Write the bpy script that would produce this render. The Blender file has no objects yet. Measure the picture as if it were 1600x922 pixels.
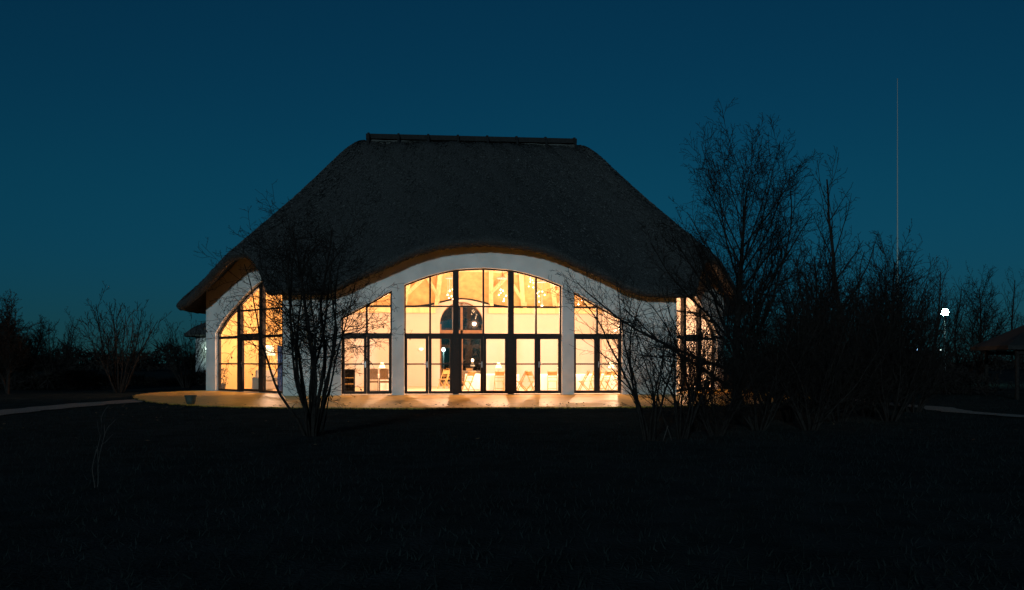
import bpy, bmesh, math, random
import numpy as np
from mathutils import Vector, Matrix

# ------------------------------------------------------------------ camera, sky, moon, exposure
sc = bpy.context.scene
COL = sc.collection
F = 1555.0                      # focal length in photo pixels (35 mm on a 36 mm sensor, 1600 px wide)
HOR = 565.0                     # horizon row in the photo
YAW = math.radians(6.12)
EYE = Vector((-3.15, -40.0, 1.32))
cam = bpy.data.cameras.new('camera')
cam.sensor_width = 36.0
cam.lens = 35.0
cam.shift_y = (HOR - 461.0) / 1600.0
cam.clip_end = 3000.0
cam_o = bpy.data.objects.new('camera', cam)
cam_o.location = EYE
cam_o.rotation_euler = (math.radians(90), 0, -YAW)
COL.objects.link(cam_o)
sc.camera = cam_o

MOON_EL, MOON_AZ = 8.5, 197.0          # low pale light from behind the camera, a little to its left
w = bpy.data.worlds.new('World')
sc.world = w
w.use_nodes = True
nt = w.node_tree
nt.nodes.clear()
sky = nt.nodes.new('ShaderNodeTexSky')
sky.sky_type = 'NISHITA'
sky.sun_disc = False
sky.sun_elevation = math.radians(MOON_EL)
sky.sun_rotation = math.radians(MOON_AZ)
sky.air_density = 1.0
sky.dust_density = 0.0
sky.ozone_density = 6.0
SKY_TINT = (0.18, 1.0, 0.90)
SKY_STRENGTH = 0.02
tint = nt.nodes.new('ShaderNodeMix')
tint.data_type = 'RGBA'
tint.blend_type = 'MULTIPLY'
tint.inputs[0].default_value = 1.0
tint.inputs[7].default_value = (*SKY_TINT, 1)
bg = nt.nodes.new('ShaderNodeBackground')
bg.inputs['Strength'].default_value = SKY_STRENGTH
wo = nt.nodes.new('ShaderNodeOutputWorld')
nt.links.new(sky.outputs[0], tint.inputs[6])
# the lowest degrees of the sky are dimmed by the haze of the horizon, all the way round
geo = nt.nodes.new('ShaderNodeTexCoord'); sep = nt.nodes.new('ShaderNodeSeparateXYZ'); rmp = nt.nodes.new('ShaderNodeMapRange')
rmp.interpolation_type = 'SMOOTHSTEP'
rmp.inputs['From Min'].default_value = -0.02; rmp.inputs['From Max'].default_value = 0.20
hz_ = nt.nodes.new('ShaderNodeMix'); hz_.data_type = 'RGBA'; hz_.inputs[6].default_value = (0.95, 0.66, 0.98, 1); hz_.inputs[7].default_value = (1, 1, 1, 1)
dim = nt.nodes.new('ShaderNodeMix'); dim.data_type = 'RGBA'; dim.blend_type = 'MULTIPLY'; dim.inputs[0].default_value = 1.0
nt.links.new(geo.outputs['Generated'], sep.inputs[0]); nt.links.new(sep.outputs['Z'], rmp.inputs['Value'])
nt.links.new(rmp.outputs[0], hz_.inputs[0]); nt.links.new(tint.outputs[2], dim.inputs[6]); nt.links.new(hz_.outputs[2], dim.inputs[7])
nt.links.new(dim.outputs[2], bg.inputs['Color'])
nt.links.new(bg.outputs[0], wo.inputs['Surface'])

sun = bpy.data.lights.new('moonlight', 'SUN')
sun.energy = 0.80
sun.angle = math.radians(1.5)
sun.color = (0.62, 0.87, 0.95)
sun_o = bpy.data.objects.new('moonlight', sun)
a_, e_ = math.radians(MOON_AZ), math.radians(MOON_EL)
sdir = Vector((math.sin(a_) * math.cos(e_), math.cos(a_) * math.cos(e_), math.sin(e_)))
sun_o.rotation_euler = sdir.to_track_quat('Z', 'Y').to_euler()
COL.objects.link(sun_o)

vs = sc.view_settings
vs.view_transform = 'Standard'
vs.look = 'None'
vs.exposure = 0.0
vs.gamma = 1.0
vs.use_curve_mapping = False
sc.render.engine = 'CYCLES'
sc.cycles.max_bounces = 8
sc.cycles.transparent_max_bounces = 24
sc.cycles.sample_clamp_indirect = 3.0
sc.cycles.use_denoising = True
sc.cycles.caustics_reflective = False
sc.cycles.caustics_refractive = False

# ------------------------------------------------------------------ helpers
rng = random.Random(7)

def ray(px, py):
    r = Vector((math.cos(YAW), -math.sin(YAW), 0))
    f = Vector((math.sin(YAW), math.cos(YAW), 0))
    return f + r * ((px - 800.0) / F) + Vector((0, 0, 1)) * ((HOR - py) / F)

def U(px, py, Y):               # the point of that pixel at depth Y
    d = ray(px, py)
    return EYE + d * ((Y - EYE.y) / d.y)

def G(px, py, z=-0.25):         # the point of that pixel on the ground
    d = ray(px, py)
    return EYE + d * ((z - EYE.z) / d.z)

def curve(pts):                 # smooth monotone interpolation through (x, y) pairs
    xs = [p[0] for p in pts]; ys = [p[1] for p in pts]
    n = len(xs)
    dl = [(ys[i + 1] - ys[i]) / (xs[i + 1] - xs[i]) for i in range(n - 1)]
    m = [dl[0]] + [0 if dl[i - 1] * dl[i] <= 0 else 2 * dl[i - 1] * dl[i] / (dl[i - 1] + dl[i]) for i in range(1, n - 1)] + [dl[-1]]
    def f(x):
        if x <= xs[0]: return ys[0]
        if x >= xs[-1]: return ys[-1]
        i = max(k for k in range(n - 1) if xs[k] <= x)
        h = xs[i + 1] - xs[i]; t = (x - xs[i]) / h
        return ((2*t**3 - 3*t*t + 1) * ys[i] + (t**3 - 2*t*t + t) * h * m[i]
                + (-2*t**3 + 3*t*t) * ys[i + 1] + (t**3 - t*t) * h * m[i + 1])
    return f

def mat(name, col, rough=0.8, var=0.25, scale=6.0, bump=0.0, bscale=40.0, metal=0.0, stretch=None, spec=0.5, col2=None):
    m = bpy.data.materials.new(name)
    m.use_nodes = True
    n = m.node_tree; b = n.nodes['Principled BSDF']
    b.inputs['Roughness'].default_value = rough
    b.inputs['Metallic'].default_value = metal
    b.inputs['Specular IOR Level'].default_value = spec
    tc = n.nodes.new('ShaderNodeTexCoord')
    src = tc.outputs['Object']
    if stretch:
        mp = n.nodes.new('ShaderNodeMapping'); mp.inputs['Scale'].default_value = stretch
        n.links.new(src, mp.inputs['Vector']); src = mp.outputs[0]
    no = n.nodes.new('ShaderNodeTexNoise')
    no.inputs['Scale'].default_value = scale; no.inputs['Detail'].default_value = 6
    n.links.new(src, no.inputs['Vector'])
    rp = n.nodes.new('ShaderNodeValToRGB')
    c2 = col2 or tuple(c * (1 - var) for c in col)
    c1 = col if col2 else tuple(min(1, c * (1 + var)) for c in col)
    rp.color_ramp.elements[0].position = 0.3; rp.color_ramp.elements[0].color = (*c2, 1)
    rp.color_ramp.elements[1].position = 0.7; rp.color_ramp.elements[1].color = (*c1, 1)
    n.links.new(no.outputs[0], rp.inputs[0])
    n.links.new(rp.outputs[0], b.inputs['Base Color'])
    if bump:
        nb = n.nodes.new('ShaderNodeTexNoise'); nb.inputs['Scale'].default_value = bscale; nb.inputs['Detail'].default_value = 5
        n.links.new(src, nb.inputs['Vector'])
        bp = n.nodes.new('ShaderNodeBump'); bp.inputs['Strength'].default_value = bump; bp.inputs['Distance'].default_value = 0.05
        n.links.new(nb.outputs[0], bp.inputs['Height']); n.links.new(bp.outputs[0], b.inputs['Normal'])
    return m

def emit(name, col, strength):
    m = bpy.data.materials.new(name); m.use_nodes = True
    b = m.node_tree.nodes['Principled BSDF']
    b.inputs['Base Color'].default_value = (*col, 1)
    b.inputs['Emission Color'].default_value = (*col, 1)
    b.inputs['Emission Strength'].default_value = strength
    if strength < 20: m.cycles.emission_sampling = 'NONE'
    return m

def glass(name, tintc=(0.96, 0.97, 0.95), base=0.06):
    m = bpy.data.materials.new(name); m.use_nodes = True
    n = m.node_tree; n.nodes.clear()
    o = n.nodes.new('ShaderNodeOutputMaterial'); mx = n.nodes.new('ShaderNodeMixShader')
    t = n.nodes.new('ShaderNodeBsdfTransparent'); t.inputs[0].default_value = (*tintc, 1)
    g = n.nodes.new('ShaderNodeBsdfGlossy'); g.inputs['Roughness'].default_value = 0.02
    f = n.nodes.new('ShaderNodeLayerWeight'); f.inputs['Blend'].default_value = 0.5     # the same from both sides of the pane
    pw = n.nodes.new('ShaderNodeMath'); pw.operation = 'POWER'; pw.inputs[1].default_value = 4.0
    ma = n.nodes.new('ShaderNodeMath'); ma.operation = 'MULTIPLY_ADD'; ma.inputs[1].default_value = 0.85; ma.inputs[2].default_value = base
    n.links.new(f.outputs['Facing'], pw.inputs[0]); n.links.new(pw.outputs[0], ma.inputs[0])
    n.links.new(ma.outputs[0], mx.inputs[0]); n.links.new(t.outputs[0], mx.inputs[1]); n.links.new(g.outputs[0], mx.inputs[2])
    n.links.new(mx.outputs[0], o.inputs[0])
    return m

M = dict(
    plaster=mat('white_plaster', (0.70, 0.70, 0.68), 0.9, 0.16, 1.1, 0.25, 35),
    inner=mat('inner_plaster', (0.60, 0.565, 0.52), 0.9, 0.03, 1.0, 0.05, 20),
    ochre=mat('ochre_paint', (0.74, 0.52, 0.22), 0.85, 0.12, 1.2),
    peach=mat('ceiling_boards', (0.66, 0.46, 0.21), 0.8, 0.2, 3.0, 0.1, 20),
    beam=mat('pale_timber', (0.80, 0.63, 0.36), 0.7, 0.2, 5.0, 0.1, 30, stretch=(1, 1, 0.2)),
    thatch=mat('reed_thatch', (0.056, 0.058, 0.058), 0.95, 0.75, 34.0, 1.0, 60, stretch=(1.0, 0.5, 0.5), spec=0.05),
    reed=mat('loose_reed', (0.082, 0.085, 0.084), 0.95, 0.7, 7.0, spec=0.05),
    straw=mat('straw_end', (0.062, 0.052, 0.040), 0.95, 0.4, 12, spec=0.1),
    ridge=mat('dark_ridge_board', (0.018, 0.018, 0.018), 0.9, 0.3, 8, spec=0.2),
    frame=mat('dark_bronze_frame', (0.022, 0.017, 0.014), 0.6, 0.2, 8, spec=0.3),
    steel=mat('brushed_steel', (0.6, 0.6, 0.6), 0.35, 0.1, 10, metal=1.0),
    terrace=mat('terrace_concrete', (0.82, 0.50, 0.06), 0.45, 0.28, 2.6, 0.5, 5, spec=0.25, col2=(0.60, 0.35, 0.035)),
    floor=mat('pale_floor', (0.62, 0.54, 0.42), 0.5, 0.1, 2.0),
    lawn=mat('dark_lawn', (0.036, 0.046, 0.046), 0.95, 0.5, 2.2, 0.7, 25, spec=0.0, col2=(0.018, 0.024, 0.025)),
    grass=mat('grass_blade', (0.020, 0.028, 0.028), 0.9, 0.5, 1.1, spec=0.0, col2=(0.012, 0.017, 0.016)),
    path=mat('gravel_path', (0.17, 0.155, 0.14), 0.95, 0.3, 14, 0.5, 60),
    bark=mat('dark_bark', (0.020, 0.018, 0.017), 0.95, 0.4, 12, 0.5, 40, spec=0.0),
    pale=mat('pale_stick', (0.04, 0.037, 0.035), 0.9, 0.4, 30),
    leaf=mat('dry_leaf', (0.10, 0.055, 0.025), 0.9, 0.4, 8),
    wood=mat('light_chair_wood', (0.58, 0.38, 0.14), 0.5, 0.15, 9),
    taupe=mat('taupe_fabric', (0.30, 0.21, 0.13), 0.9, 0.15, 20),
    cloth=mat('white_linen', (0.84, 0.83, 0.80), 0.85, 0.03, 4),
    black=mat('black_plastic', (0.02, 0.02, 0.02), 0.5, 0.2, 9),
    green=mat('dark_green_pot', (0.035, 0.05, 0.04), 0.7, 0.3, 9),
    sofa=mat('cream_upholstery', (0.66, 0.60, 0.50), 0.9, 0.1, 6),
    blue=mat('blue_curtain', (0.10, 0.18, 0.42), 0.9, 0.2, 6),
    greypaint=mat('grey_paint', (0.50, 0.52, 0.52), 0.6, 0.1, 4),
    mastw=mat('white_painted_mast', (0.30, 0.31, 0.31), 0.5, 0.05, 4),
    picture=mat('grey_canvas', (0.11, 0.105, 0.10), 0.7, 0.6, 5),
    frost=emit('warm_bulb', (1.0, 0.80, 0.50), 4.0),
    shade=emit('lit_lamp_shade', (1.0, 0.82, 0.55), 1.6),
    teal=emit('street_lamp_glow', (0.50, 1.0, 0.80), 140.0),
    bluel=emit('blue_point_glow', (0.35, 0.6, 1.0), 6.0),
    whitel=emit('white_point_glow', (0.9, 1.0, 0.95), 3.0),
    glass=glass('window_glass'),
    rearglass=glass('coated_rear_glass', (0.65, 0.62, 0.60), 0.34),
)

def link(name, me, m=None, parent=None, loc=None):
    o = bpy.data.objects.new(name, me)
    if m is not None and me is not None and not me.materials:
        me.materials.append(M[m] if isinstance(m, str) else m)
    COL.objects.link(o)
    if parent is not None: o.parent = parent
    if loc is not None: o.location = loc
    return o

def mesh(name, v, f, smooth=False):
    me = bpy.data.meshes.new(name)
    me.from_pydata([tuple(p) for p in v], [], f)
    me.update()
    if smooth: me.polygons.foreach_set('use_smooth', [True] * len(me.polygons))
    return me

def empty(name, loc=(0, 0, 0), rz=0.0):
    o = bpy.data.objects.new(name, None)
    o.location = loc; o.rotation_euler = (0, 0, rz); o.empty_display_size = 0.2
    COL.objects.link(o)
    return o

def tag(o, label=None, cat=None, group=None, kind=None):
    if label: o['label'] = label
    if cat: o['category'] = cat
    if group: o['group'] = group
    if kind: o['kind'] = kind
    return o

class MB:
    def __init__(s): s.v = []; s.f = []
    def add(s, v, f):
        b = len(s.v); s.v += [Vector(p) for p in v]; s.f += [tuple(i + b for i in q) for q in f]; return s
    def frame_box(s, o, ax, ay, az, x0, x1, y0, y1, z0, z1):
        v = [o + ax * x + ay * y + az * z for z in (z0, z1) for y in (y0, y1) for x in (x0, x1)]
        return s.add(v, [(0, 2, 3, 1), (4, 5, 7, 6), (0, 1, 5, 4), (2, 6, 7, 3), (0, 4, 6, 2), (1, 3, 7, 5)])
    def box(s, x0, x1, y0, y1, z0, z1):
        return s.frame_box(Vector((0, 0, 0)), Vector((1, 0, 0)), Vector((0, 1, 0)), Vector((0, 0, 1)), x0, x1, y0, y1, z0, z1)
    def beam(s, a, b, wd, hd, up=Vector((0, 0, 1))):
        a = Vector(a); b = Vector(b); d = (b - a); L = d.length; d.normalize()
        x = d.cross(up)
        if x.length < 1e-4: x = d.cross(Vector((0, 1, 0)))
        x.normalize(); z = x.cross(d)
        return s.frame_box(a, d, x, z, 0, L, -wd / 2, wd / 2, -hd / 2, hd / 2)
    def tube(s, pts, rad, k=8, cap=True):
        pts = [Vector(p) for p in pts]; n = len(pts); b = len(s.v)
        for i, p in enumerate(pts):
            d = (pts[min(i + 1, n - 1)] - pts[max(i - 1, 0)]).normalized()
            x = d.cross(Vector((0.13, 0.31, 1) if abs(d.z) < 0.9 else (1, 0.2, 0))).normalized(); y = d.cross(x)
            r = rad[i] if isinstance(rad, (list, tuple)) else rad
            for j in range(k):
                a = 2 * math.pi * j / k
                s.v.append(p + x * (r * math.cos(a)) + y * (r * math.sin(a)))
        for i in range(n - 1):
            for j in range(k):
                q = (j + 1) % k
                s.f.append((b + i*k + j, b + i*k + q, b + (i+1)*k + q, b + (i+1)*k + j))
        if cap:
            s.f.append(tuple(b + j for j in reversed(range(k)))); s.f.append(tuple(b + (n-1)*k + j for j in range(k)))
        return s
    def lathe(s, prof, k=24, c=(0, 0, 0), wob=None):
        b = len(s.v); c = Vector(c)
        for i, (r, z) in enumerate(prof):
            for j in range(k):
                a = 2 * math.pi * j / k
                rr = r * (wob(a, z) if wob else 1)
                s.v.append(c + Vector((rr * math.cos(a), rr * math.sin(a), z)))
        for i in range(len(prof) - 1):
            for j in range(k):
                q = (j + 1) % k
                s.f.append((b + i*k + j, b + i*k + q, b + (i+1)*k + q, b + (i+1)*k + j))
        s.f.append(tuple(b + j for j in reversed(range(k)))); s.f.append(tuple(b + (len(prof)-1)*k + j for j in range(k)))
        return s
    def build(s, name, m, parent=None, loc=None, smooth=False):
        return link(name, mesh(name, s.v, s.f, smooth), m, parent, loc)

# ------------------------------------------------------------------ ground, terrace, paths
def gz(x, y):
    n_ = 0.03 * math.sin(x * 0.31 + 1.0) * math.cos(y * 0.27) + 0.02 * math.sin(x * 0.9 + y * 0.7)
    t = max(0.0, min(1.0, (y + 9.0) / 3.5)) * max(0.0, min(1.0, (32 - abs(x)) / 8)) * max(0.0, min(1.0, (40 - y) / 12)); t = t * t * (3 - 2 * t)
    return (-0.25 + n_) * (1 - t) + t * (-0.09 - 0.026 * max(0.0, -y))      # the lawn rises gently to the terrace edge

v = []; f = []
xs = [-900, -400, -200, -110] + [-70 + i * 1.25 for i in range(113)] + [110, 200, 400, 900]
ys = [-300, -120, -60] + [-45 + i * 1.25 for i in range(97)] + [110, 200, 400, 900]
for y in ys:
    for x in xs:
        v.append((x, y, gz(x, y) if abs(x) < 75 and -46 < y < 77 else -0.25))
nx = len(xs)
for j in range(len(ys) - 1):
    for i in range(nx - 1):
        f.append((j*nx + i, j*nx + i + 1, (j+1)*nx + i + 1, (j+1)*nx + i))
ground = tag(link('ground', mesh('ground', v, f, True), 'lawn'), kind='structure')

def tz(y): return -0.02 - 0.026 * max(0.0, -y)
left_edge = [(-13.0, 7.5), (-13.9, 4.5), (-14.0, 2.0), (-13.5, -0.6), (-12.4, -3.0), (-11.2, -4.5), (-9.8, -5.6), (-7.2, -6.5), (-4.0, -7.0), (0, -7.15)]
full = left_edge + [(-x, y) for x, y in reversed(left_edge[:-1])]
def smooth_line(p, n):
    out = []
    for i in range(len(p) - 1):
        p0 = Vector(p[max(i-1, 0)]); p1 = Vector(p[i]); p2 = Vector(p[i+1]); p3 = Vector(p[min(i+2, len(p)-1)])
        for k in range(n):
            t = k / n
            out.append(0.5 * ((2*p1) + (p2-p0)*t + (2*p0-5*p1+4*p2-p3)*t*t + (3*p1-p0-3*p2+p3)*t**3))
    out.append(Vector(p[-1]))
    return out
edge = smooth_line(full, 8)
edge = [Vector((p.x + 0.05 * math.sin(i * 1.7), p.y + 0.05 * math.sin(i * 2.3 + 1))) for i, p in enumerate(edge)]
v = []; f = []; R = 14; n = len(edge)
for i, p in enumerate(edge):
    q = Vector((p.x * 0.72, 7.0))
    for k in range(R + 1):
        c = q.lerp(p, k / R)
        v.append((c.x, c.y, tz(c.y)))
    v.append((p.x, p.y, tz(p.y) - 0.25))
for i in range(n - 1):
    for k in range(R + 1):
        a = i * (R + 2) + k; b = a + R + 2
        f.append((a, a + 1, b + 1, b))
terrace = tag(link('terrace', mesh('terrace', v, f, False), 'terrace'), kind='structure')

def path_mesh(name, pts, width):
    pts = smooth_line(pts, 10); v = []; f = []
    for i, p in enumerate(pts):
        d = (pts[min(i+1, len(pts)-1)] - pts[max(i-1, 0)]).normalized(); s = Vector((-d.y, d.x))
        for k, u in enumerate((-1, -0.5, 0, 0.5, 1)):
            q = p + s * (u * width / 2 * (1 + 0.10 * math.sin(i * 1.3 + k) + rng.uniform(-0.12, 0.12)))
            v.append((q.x, q.y, max(gz(q.x, q.y), -0.3) + 0.045 + (0.01 if abs(u) < 0.9 else -0.015)))
    for i in range(len(pts) - 1):
        for k in range(4):
            a = i*5 + k; f.append((a, a+1, a+6, a+5))
    return tag(link(name, mesh(name, v, f, True), 'path'), kind='structure')
pl = [G(px, py) for px, py in ((-140, 662), (0, 645), (110, 637), (230, 631), (300, 628))]
path_mesh('garden_path', [(p.x, p.y) for p in pl], 1.5)
pr = [G(px, py) for px, py in ((1330, 628), (1440, 637), (1500, 645), (1600, 654), (1760, 662))]
path_mesh('garden_path', [(p.x, p.y) for p in pr], 1.0)

# ------------------------------------------------------------------ the thatched hall
hall = empty('thatched_hall', (0, 0, 0))
tag(hall, 'lit white hall with huge dark thatched hip roof and arched glazed front', 'building')
RX, RY, RZ = 4.85, 7.0, 10.88           # ridge half length, depth, underside height
rear_e = lambda x: 3.15 + 0.55 * math.exp(-((x + 0.13) / 1.7) ** 2)
front_e = curve([(0, 5.87), (1.3, 5.76), (2.7, 5.44), (3.75, 4.98), (4.8, 4.53), (5.8, 4.06), (6.5, 3.90), (8.4, 3.88)])
facet_e = curve([(0, 3.90), (0.05, 4.50), (0.12, 5.10), (0.22, 5.48), (0.36, 5.46), (0.5, 5.08), (0.66, 4.55), (0.8, 4.06), (0.9, 3.82), (1, 3.68)])
C = [(-8.4, -0.9), (8.4, -0.9), (13.4, 7.0), (8.4, 14.9), (-8.4, 14.9), (-13.4, 7.0)]

def per():                       # perimeter samples: eave point (lower edge) and its ridge foot
    out = []
    def side(a, b, n, zf, rf):
        for i in range(n):
            t = i / n
            x = a[0] + (b[0]-a[0]) * t; y = a[1] + (b[1]-a[1]) * t
            out.append((Vector((x, y, zf(t, x))), Vector((rf(x), RY, RZ))))
    k = RX / 8.4
    side(C[0], C[1], 170, lambda t, x: front_e(abs(x)), lambda x: x * k)
    side(C[1], C[2], 90, lambda t, x: facet_e(t), lambda x: RX)
    side(C[2], C[3], 60, lambda t, x: 3.68 - 0.38 * min(1, 2.2 * t), lambda x: RX)
    side(C[3], C[4], 90, lambda t, x: rear_e(x), lambda x: x * k)
    side(C[4], C[5], 60, lambda t, x: 3.68 - 0.38 * min(1, 2.2 * (1 - t)), lambda x: -RX)
    side(C[5], C[0], 90, lambda t, x: facet_e(1 - t), lambda x: -RX)
    return out
PER = per()
def inner_pt(E, Rr, u):
    p = E.lerp(Rr, u)
    p.z += 0.12 * math.sin(math.pi * u)
    return p
def outer_pt(E, Rr, u):
    h = Vector((E.x - Rr.x, E.y - Rr.y, 0)).normalized()
    p = E.lerp(Rr + Vector((0, 0, 0.45)), u) + h * (0.16 * (1 - u))
    p.z += 0.30 + 0.42 * math.sin(math.pi * u ** 4) + 0.10 * math.sin(math.pi * u)
    return p
NU = 34
v = []; f = []; rr = random.Random(3); idx = []
for i, (E, Rr) in enumerate(PER):
    h = Vector((E.x - Rr.x, E.y - Rr.y, 0)).normalized()
    row = []
    for k in (6, 4, 2, 1, 0):
        row.append(inner_pt(E, Rr, k / 24))
    row.append(E + h * 0.12 + Vector((0, 0, 0.07)))
    row.append(E + h * 0.19 + Vector((0, 0, 0.19)))
    for k in range(NU + 1):
        u = k / NU
        p = outer_pt(E, Rr, u)
        if 0 < k < NU:
            a = i * 0.33
            p += Vector((rr.uniform(-1, 1), rr.uniform(-1, 1), rr.uniform(-1, 1))) * 0.018
            p.z += 0.035 * math.sin(a * 0.9 + k * 0.5) * math.sin(k * 0.33 + 1.3)
        row.append(p)
    row[3] = row[3] + Vector((0, 0, rr.uniform(-0.03, 0.02))); row[4] = row[4] + Vector((0, 0, rr.uniform(-0.03, 0.03)))
    idx.append(len(v)); v += row
nr = len(row)
for i in range(len(PER)):
    a0 = idx[i]; b0 = idx[(i + 1) % len(PER)]
    for k in range(nr - 1):
        f.append((a0 + k, b0 + k, b0 + k + 1, a0 + k + 1))
roof = link('roof', mesh('roof', v, f, True), 'thatch', hall)

# reed bundles lying down the slope
v = []; f = []; r3 = random.Random(17)
for i in range(46000):
    c = r3.randrange(len(PER)); E, Rr = PER[c]
    if E.y > 8: continue
    E2, R2 = PER[(c + 1) % len(PER)]; t = r3.random(); Em = E.lerp(E2, t); Rm = Rr.lerp(R2, t)
    u = 1 - math.sqrt(r3.random()) if abs(Rr.x) > RX - 0.01 else r3.random()
    u = min(0.95, max(0.0, u)); p = outer_pt(Em, Rm, u); q = outer_pt(Em, Rm, u + 0.02)
    d = (p - q).normalized(); sd = d.cross(Vector((0, 0, 1))).normalized(); nn = sd.cross(d).normalized()
    if nn.z < 0: nn = -nn
    L = r3.uniform(0.10, 0.30); wq = r3.uniform(0.012, 0.030); sk = sd * r3.uniform(-0.05, 0.05)
    b = len(v); v += [p - d * L + sk - nn * 0.02, p + sd * wq + nn * r3.uniform(0.012, 0.05), p - sd * wq + nn * r3.uniform(0.012, 0.05)]; f.append((b, b + 1, b + 2))
tag(link('reed_bundles', mesh('reed_bundles', v, f), 'reed', roof), kind='stuff')

# loose reed ends along the eave
v = []; f = []
for i, (E, Rr) in enumerate(PER):
    if E.y > 7.5: continue
    E2, R2 = PER[(i + 1) % len(PER)]
    h = Vector((E.x - Rr.x, E.y - Rr.y, 0)).normalized()
    for k in range(34):
        t = rr.random(); w_ = rr.random()
        p = E.lerp(E2, t) + h * (0.19 * w_ - 0.02) + Vector((0, 0, 0.16 * w_ ** 1.5 + 0.01))
        d = (h * rr.uniform(0.2, 1.0) + Vector((rr.uniform(-.5, .5), rr.uniform(-.5, .5), rr.uniform(-1.0, -0.2)))).normalized()
        L = rr.uniform(0.03, 0.11); s = d.cross(Vector((rr.uniform(-1, 1), rr.uniform(-1, 1), 1))).normalized() * 0.007
        b = len(v); v += [p - s - d * 0.05, p + s - d * 0.05, p + d * L]; f.append((b, b + 1, b + 2))
tag(link('reed_fringe', mesh('reed_fringe', v, f), 'straw', roof), kind='stuff')

# ceiling lining under the thatch
v = []; f = []; NC = 14
for i, (E, Rr) in enumerate(PER[::3]):
    for k in range(NC + 1):
        u0 = 0.15 if abs(E.x) < 8.3 else 0.19
        u = u0 + (0.985 - u0) * k / NC
        v.append(inner_pt(E, Rr, u) - Vector((0, 0, 0.07)))
m_ = len(PER[::3])
for i in range(m_):
    for k in range(NC):
        a = i * (NC + 1) + k; b = ((i + 1) % m_) * (NC + 1) + k
        f.append((a, a + 1, b + 1, b))
link('ceiling', mesh('ceiling', v, f, True), 'peach', hall)

# ridge: thatch cap with dark boards, uprights and rails
cap = MB()
RT = RZ + 0.75
prof = [(-0.95, -0.62), (-0.5, -0.18), (-0.2, 0.02), (0, 0.06), (0.2, 0.02), (0.5, -0.18), (0.95, -0.62)]
vv = []; ff = []
for i in range(25):
    x = -RX - 0.08 + (2 * RX + 0.16) * i / 24
    for (dy, dz) in prof: vv.append((x, RY + dy, RT + dz + 0.015 * math.sin(i * 2.1)))
for i in range(24):
    for k in range(6): a = i*7 + k; ff.append((a, a+1, a+8, a+7))
ff += [tuple(range(7)), tuple(24*7 + k for k in reversed(range(7)))]
cap.add(vv, ff)
link('ridge_cap', mesh('ridge_cap', cap.v, cap.f, False), mat('ridge_reed', (0.13, 0.13, 0.12), 0.95, 0.5, 30, 0.6, 60, spec=0.1), roof)
MB().box(-RX - 0.12, RX + 0.12, RY - 0.24, RY + 0.24, RT + 0.075, RT + 0.30).build('ridge_board', 'ridge', roof)
for sy in (-1, 1):
    MB().beam((-RX - 0.12, RY + sy * 0.82, RT - 0.38), (RX + 0.12, RY + sy * 0.82, RT - 0.38), 0.07, 0.09).build('ridge_rail', 'ridge', roof)
    for i in range(8):
        x = -RX + 2 * RX * i / 7
        MB().beam((x, RY + sy * 0.22, RT + 0.32), (x, RY + sy * 0.90, RT - 0.44), 0.10, 0.08).build('ridge_strut', 'ridge', roof)
for i in range(8):
    x = -RX + 2 * RX * i / 7
    MB().box(x - 0.05, x + 0.05, RY - 0.04, RY + 0.04, RT + 0.302, RT + 0.37).build('ridge_peg', 'ridge', roof)

# walls ----------------------------------------------------------------
def wall(name, P0, P1, ztop, ops, thick, m, ns=90, z0=-0.05, n_out=None):
    """P0->P1 on the outer face; ops = [(s0, s1, arch(s), sill)]; thickness goes inward"""
    P0 = Vector((*P0, 0)); P1 = Vector((*P1, 0)); L = (P1 - P0).length; d = (P1 - P0) / L
    nin = -n_out
    ss = sorted(set([0, L] + [L * i / ns for i in range(ns + 1)] + [o[0] for o in ops] + [o[1] for o in ops]))
    ss = [s for i, s in enumerate(ss) if i == 0 or s - ss[i-1] > 1e-5]
    mb = MB()
    def P(s, z, k): q = P0 + d * s + nin * (thick * k); return Vector((q.x, q.y, z))
    for a, b in zip(ss[:-1], ss[1:]):
        mid = (a + b) / 2; op = next((o for o in ops if o[0] < mid < o[1]), None)
        lo = (lambda s: op[2](s)) if op else (lambda s: z0)
        v = [P(a, lo(a), 0), P(b, lo(b), 0), P(b, ztop(b), 0), P(a, ztop(a), 0), P(a, lo(a), 1), P(b, lo(b), 1), P(b, ztop(b), 1), P(a, ztop(a), 1)]
        mb.add(v, [(0, 1, 2, 3), (5, 4, 7, 6), (3, 2, 6, 7), (4, 5, 1, 0)])
    for o in ops:
        for s in (o[0], o[1]):
            v = [P(s, z0, 0), P(s, z0, 1), P(s, o[2](s), 1), P(s, o[2](s), 0)]
            mb.add(v, [(0, 1, 2, 3)])
    for s in (0, L):
        v = [P(s, z0, 0), P(s, z0, 1), P(s, ztop(s), 1), P(s, ztop(s), 0)]
        mb.add(v, [(0, 1, 2, 3)])
    return mb.build(name, m, hall)

W1, WF0, W2 = (7.95, 0.0), (7.62, 1.005), (12.29, 7.18)
uF = 0.9 / 7.9
KX = RX / 8.4
def under_front(x, y, rear=False):
    u = ((14.9 - y) if rear else (y + 0.9)) / 7.9
    xe = max(-8.4, min(8.4, x / (1 - u + u * KX)))
    z = rear_e(xe) if rear else front_e(abs(xe))
    return inner_pt(Vector((xe, 0, z)), Vector((xe, 0, RZ)), u).z
def under_facet(x, y, ef):       # on the right-hand side, x > 0
    R2 = Vector((RX, RY)); a = Vector(C[1]); b = Vector(C[2]); d = Vector((x, y)) - R2; e = b - a
    den = d.x * e.y - d.y * e.x; q = a - R2
    k_ = (q.x * e.y - q.y * e.x) / den; t = (q.x * d.y - q.y * d.x) / den
    z = ef(max(0, min(1, t))); u = 1 - 1 / k_
    return inner_pt(Vector((0, 0, z)), Vector((0, 0, RZ)), u).z
def front_top(x): return under_front(x, 0.0) + 0.10
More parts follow.
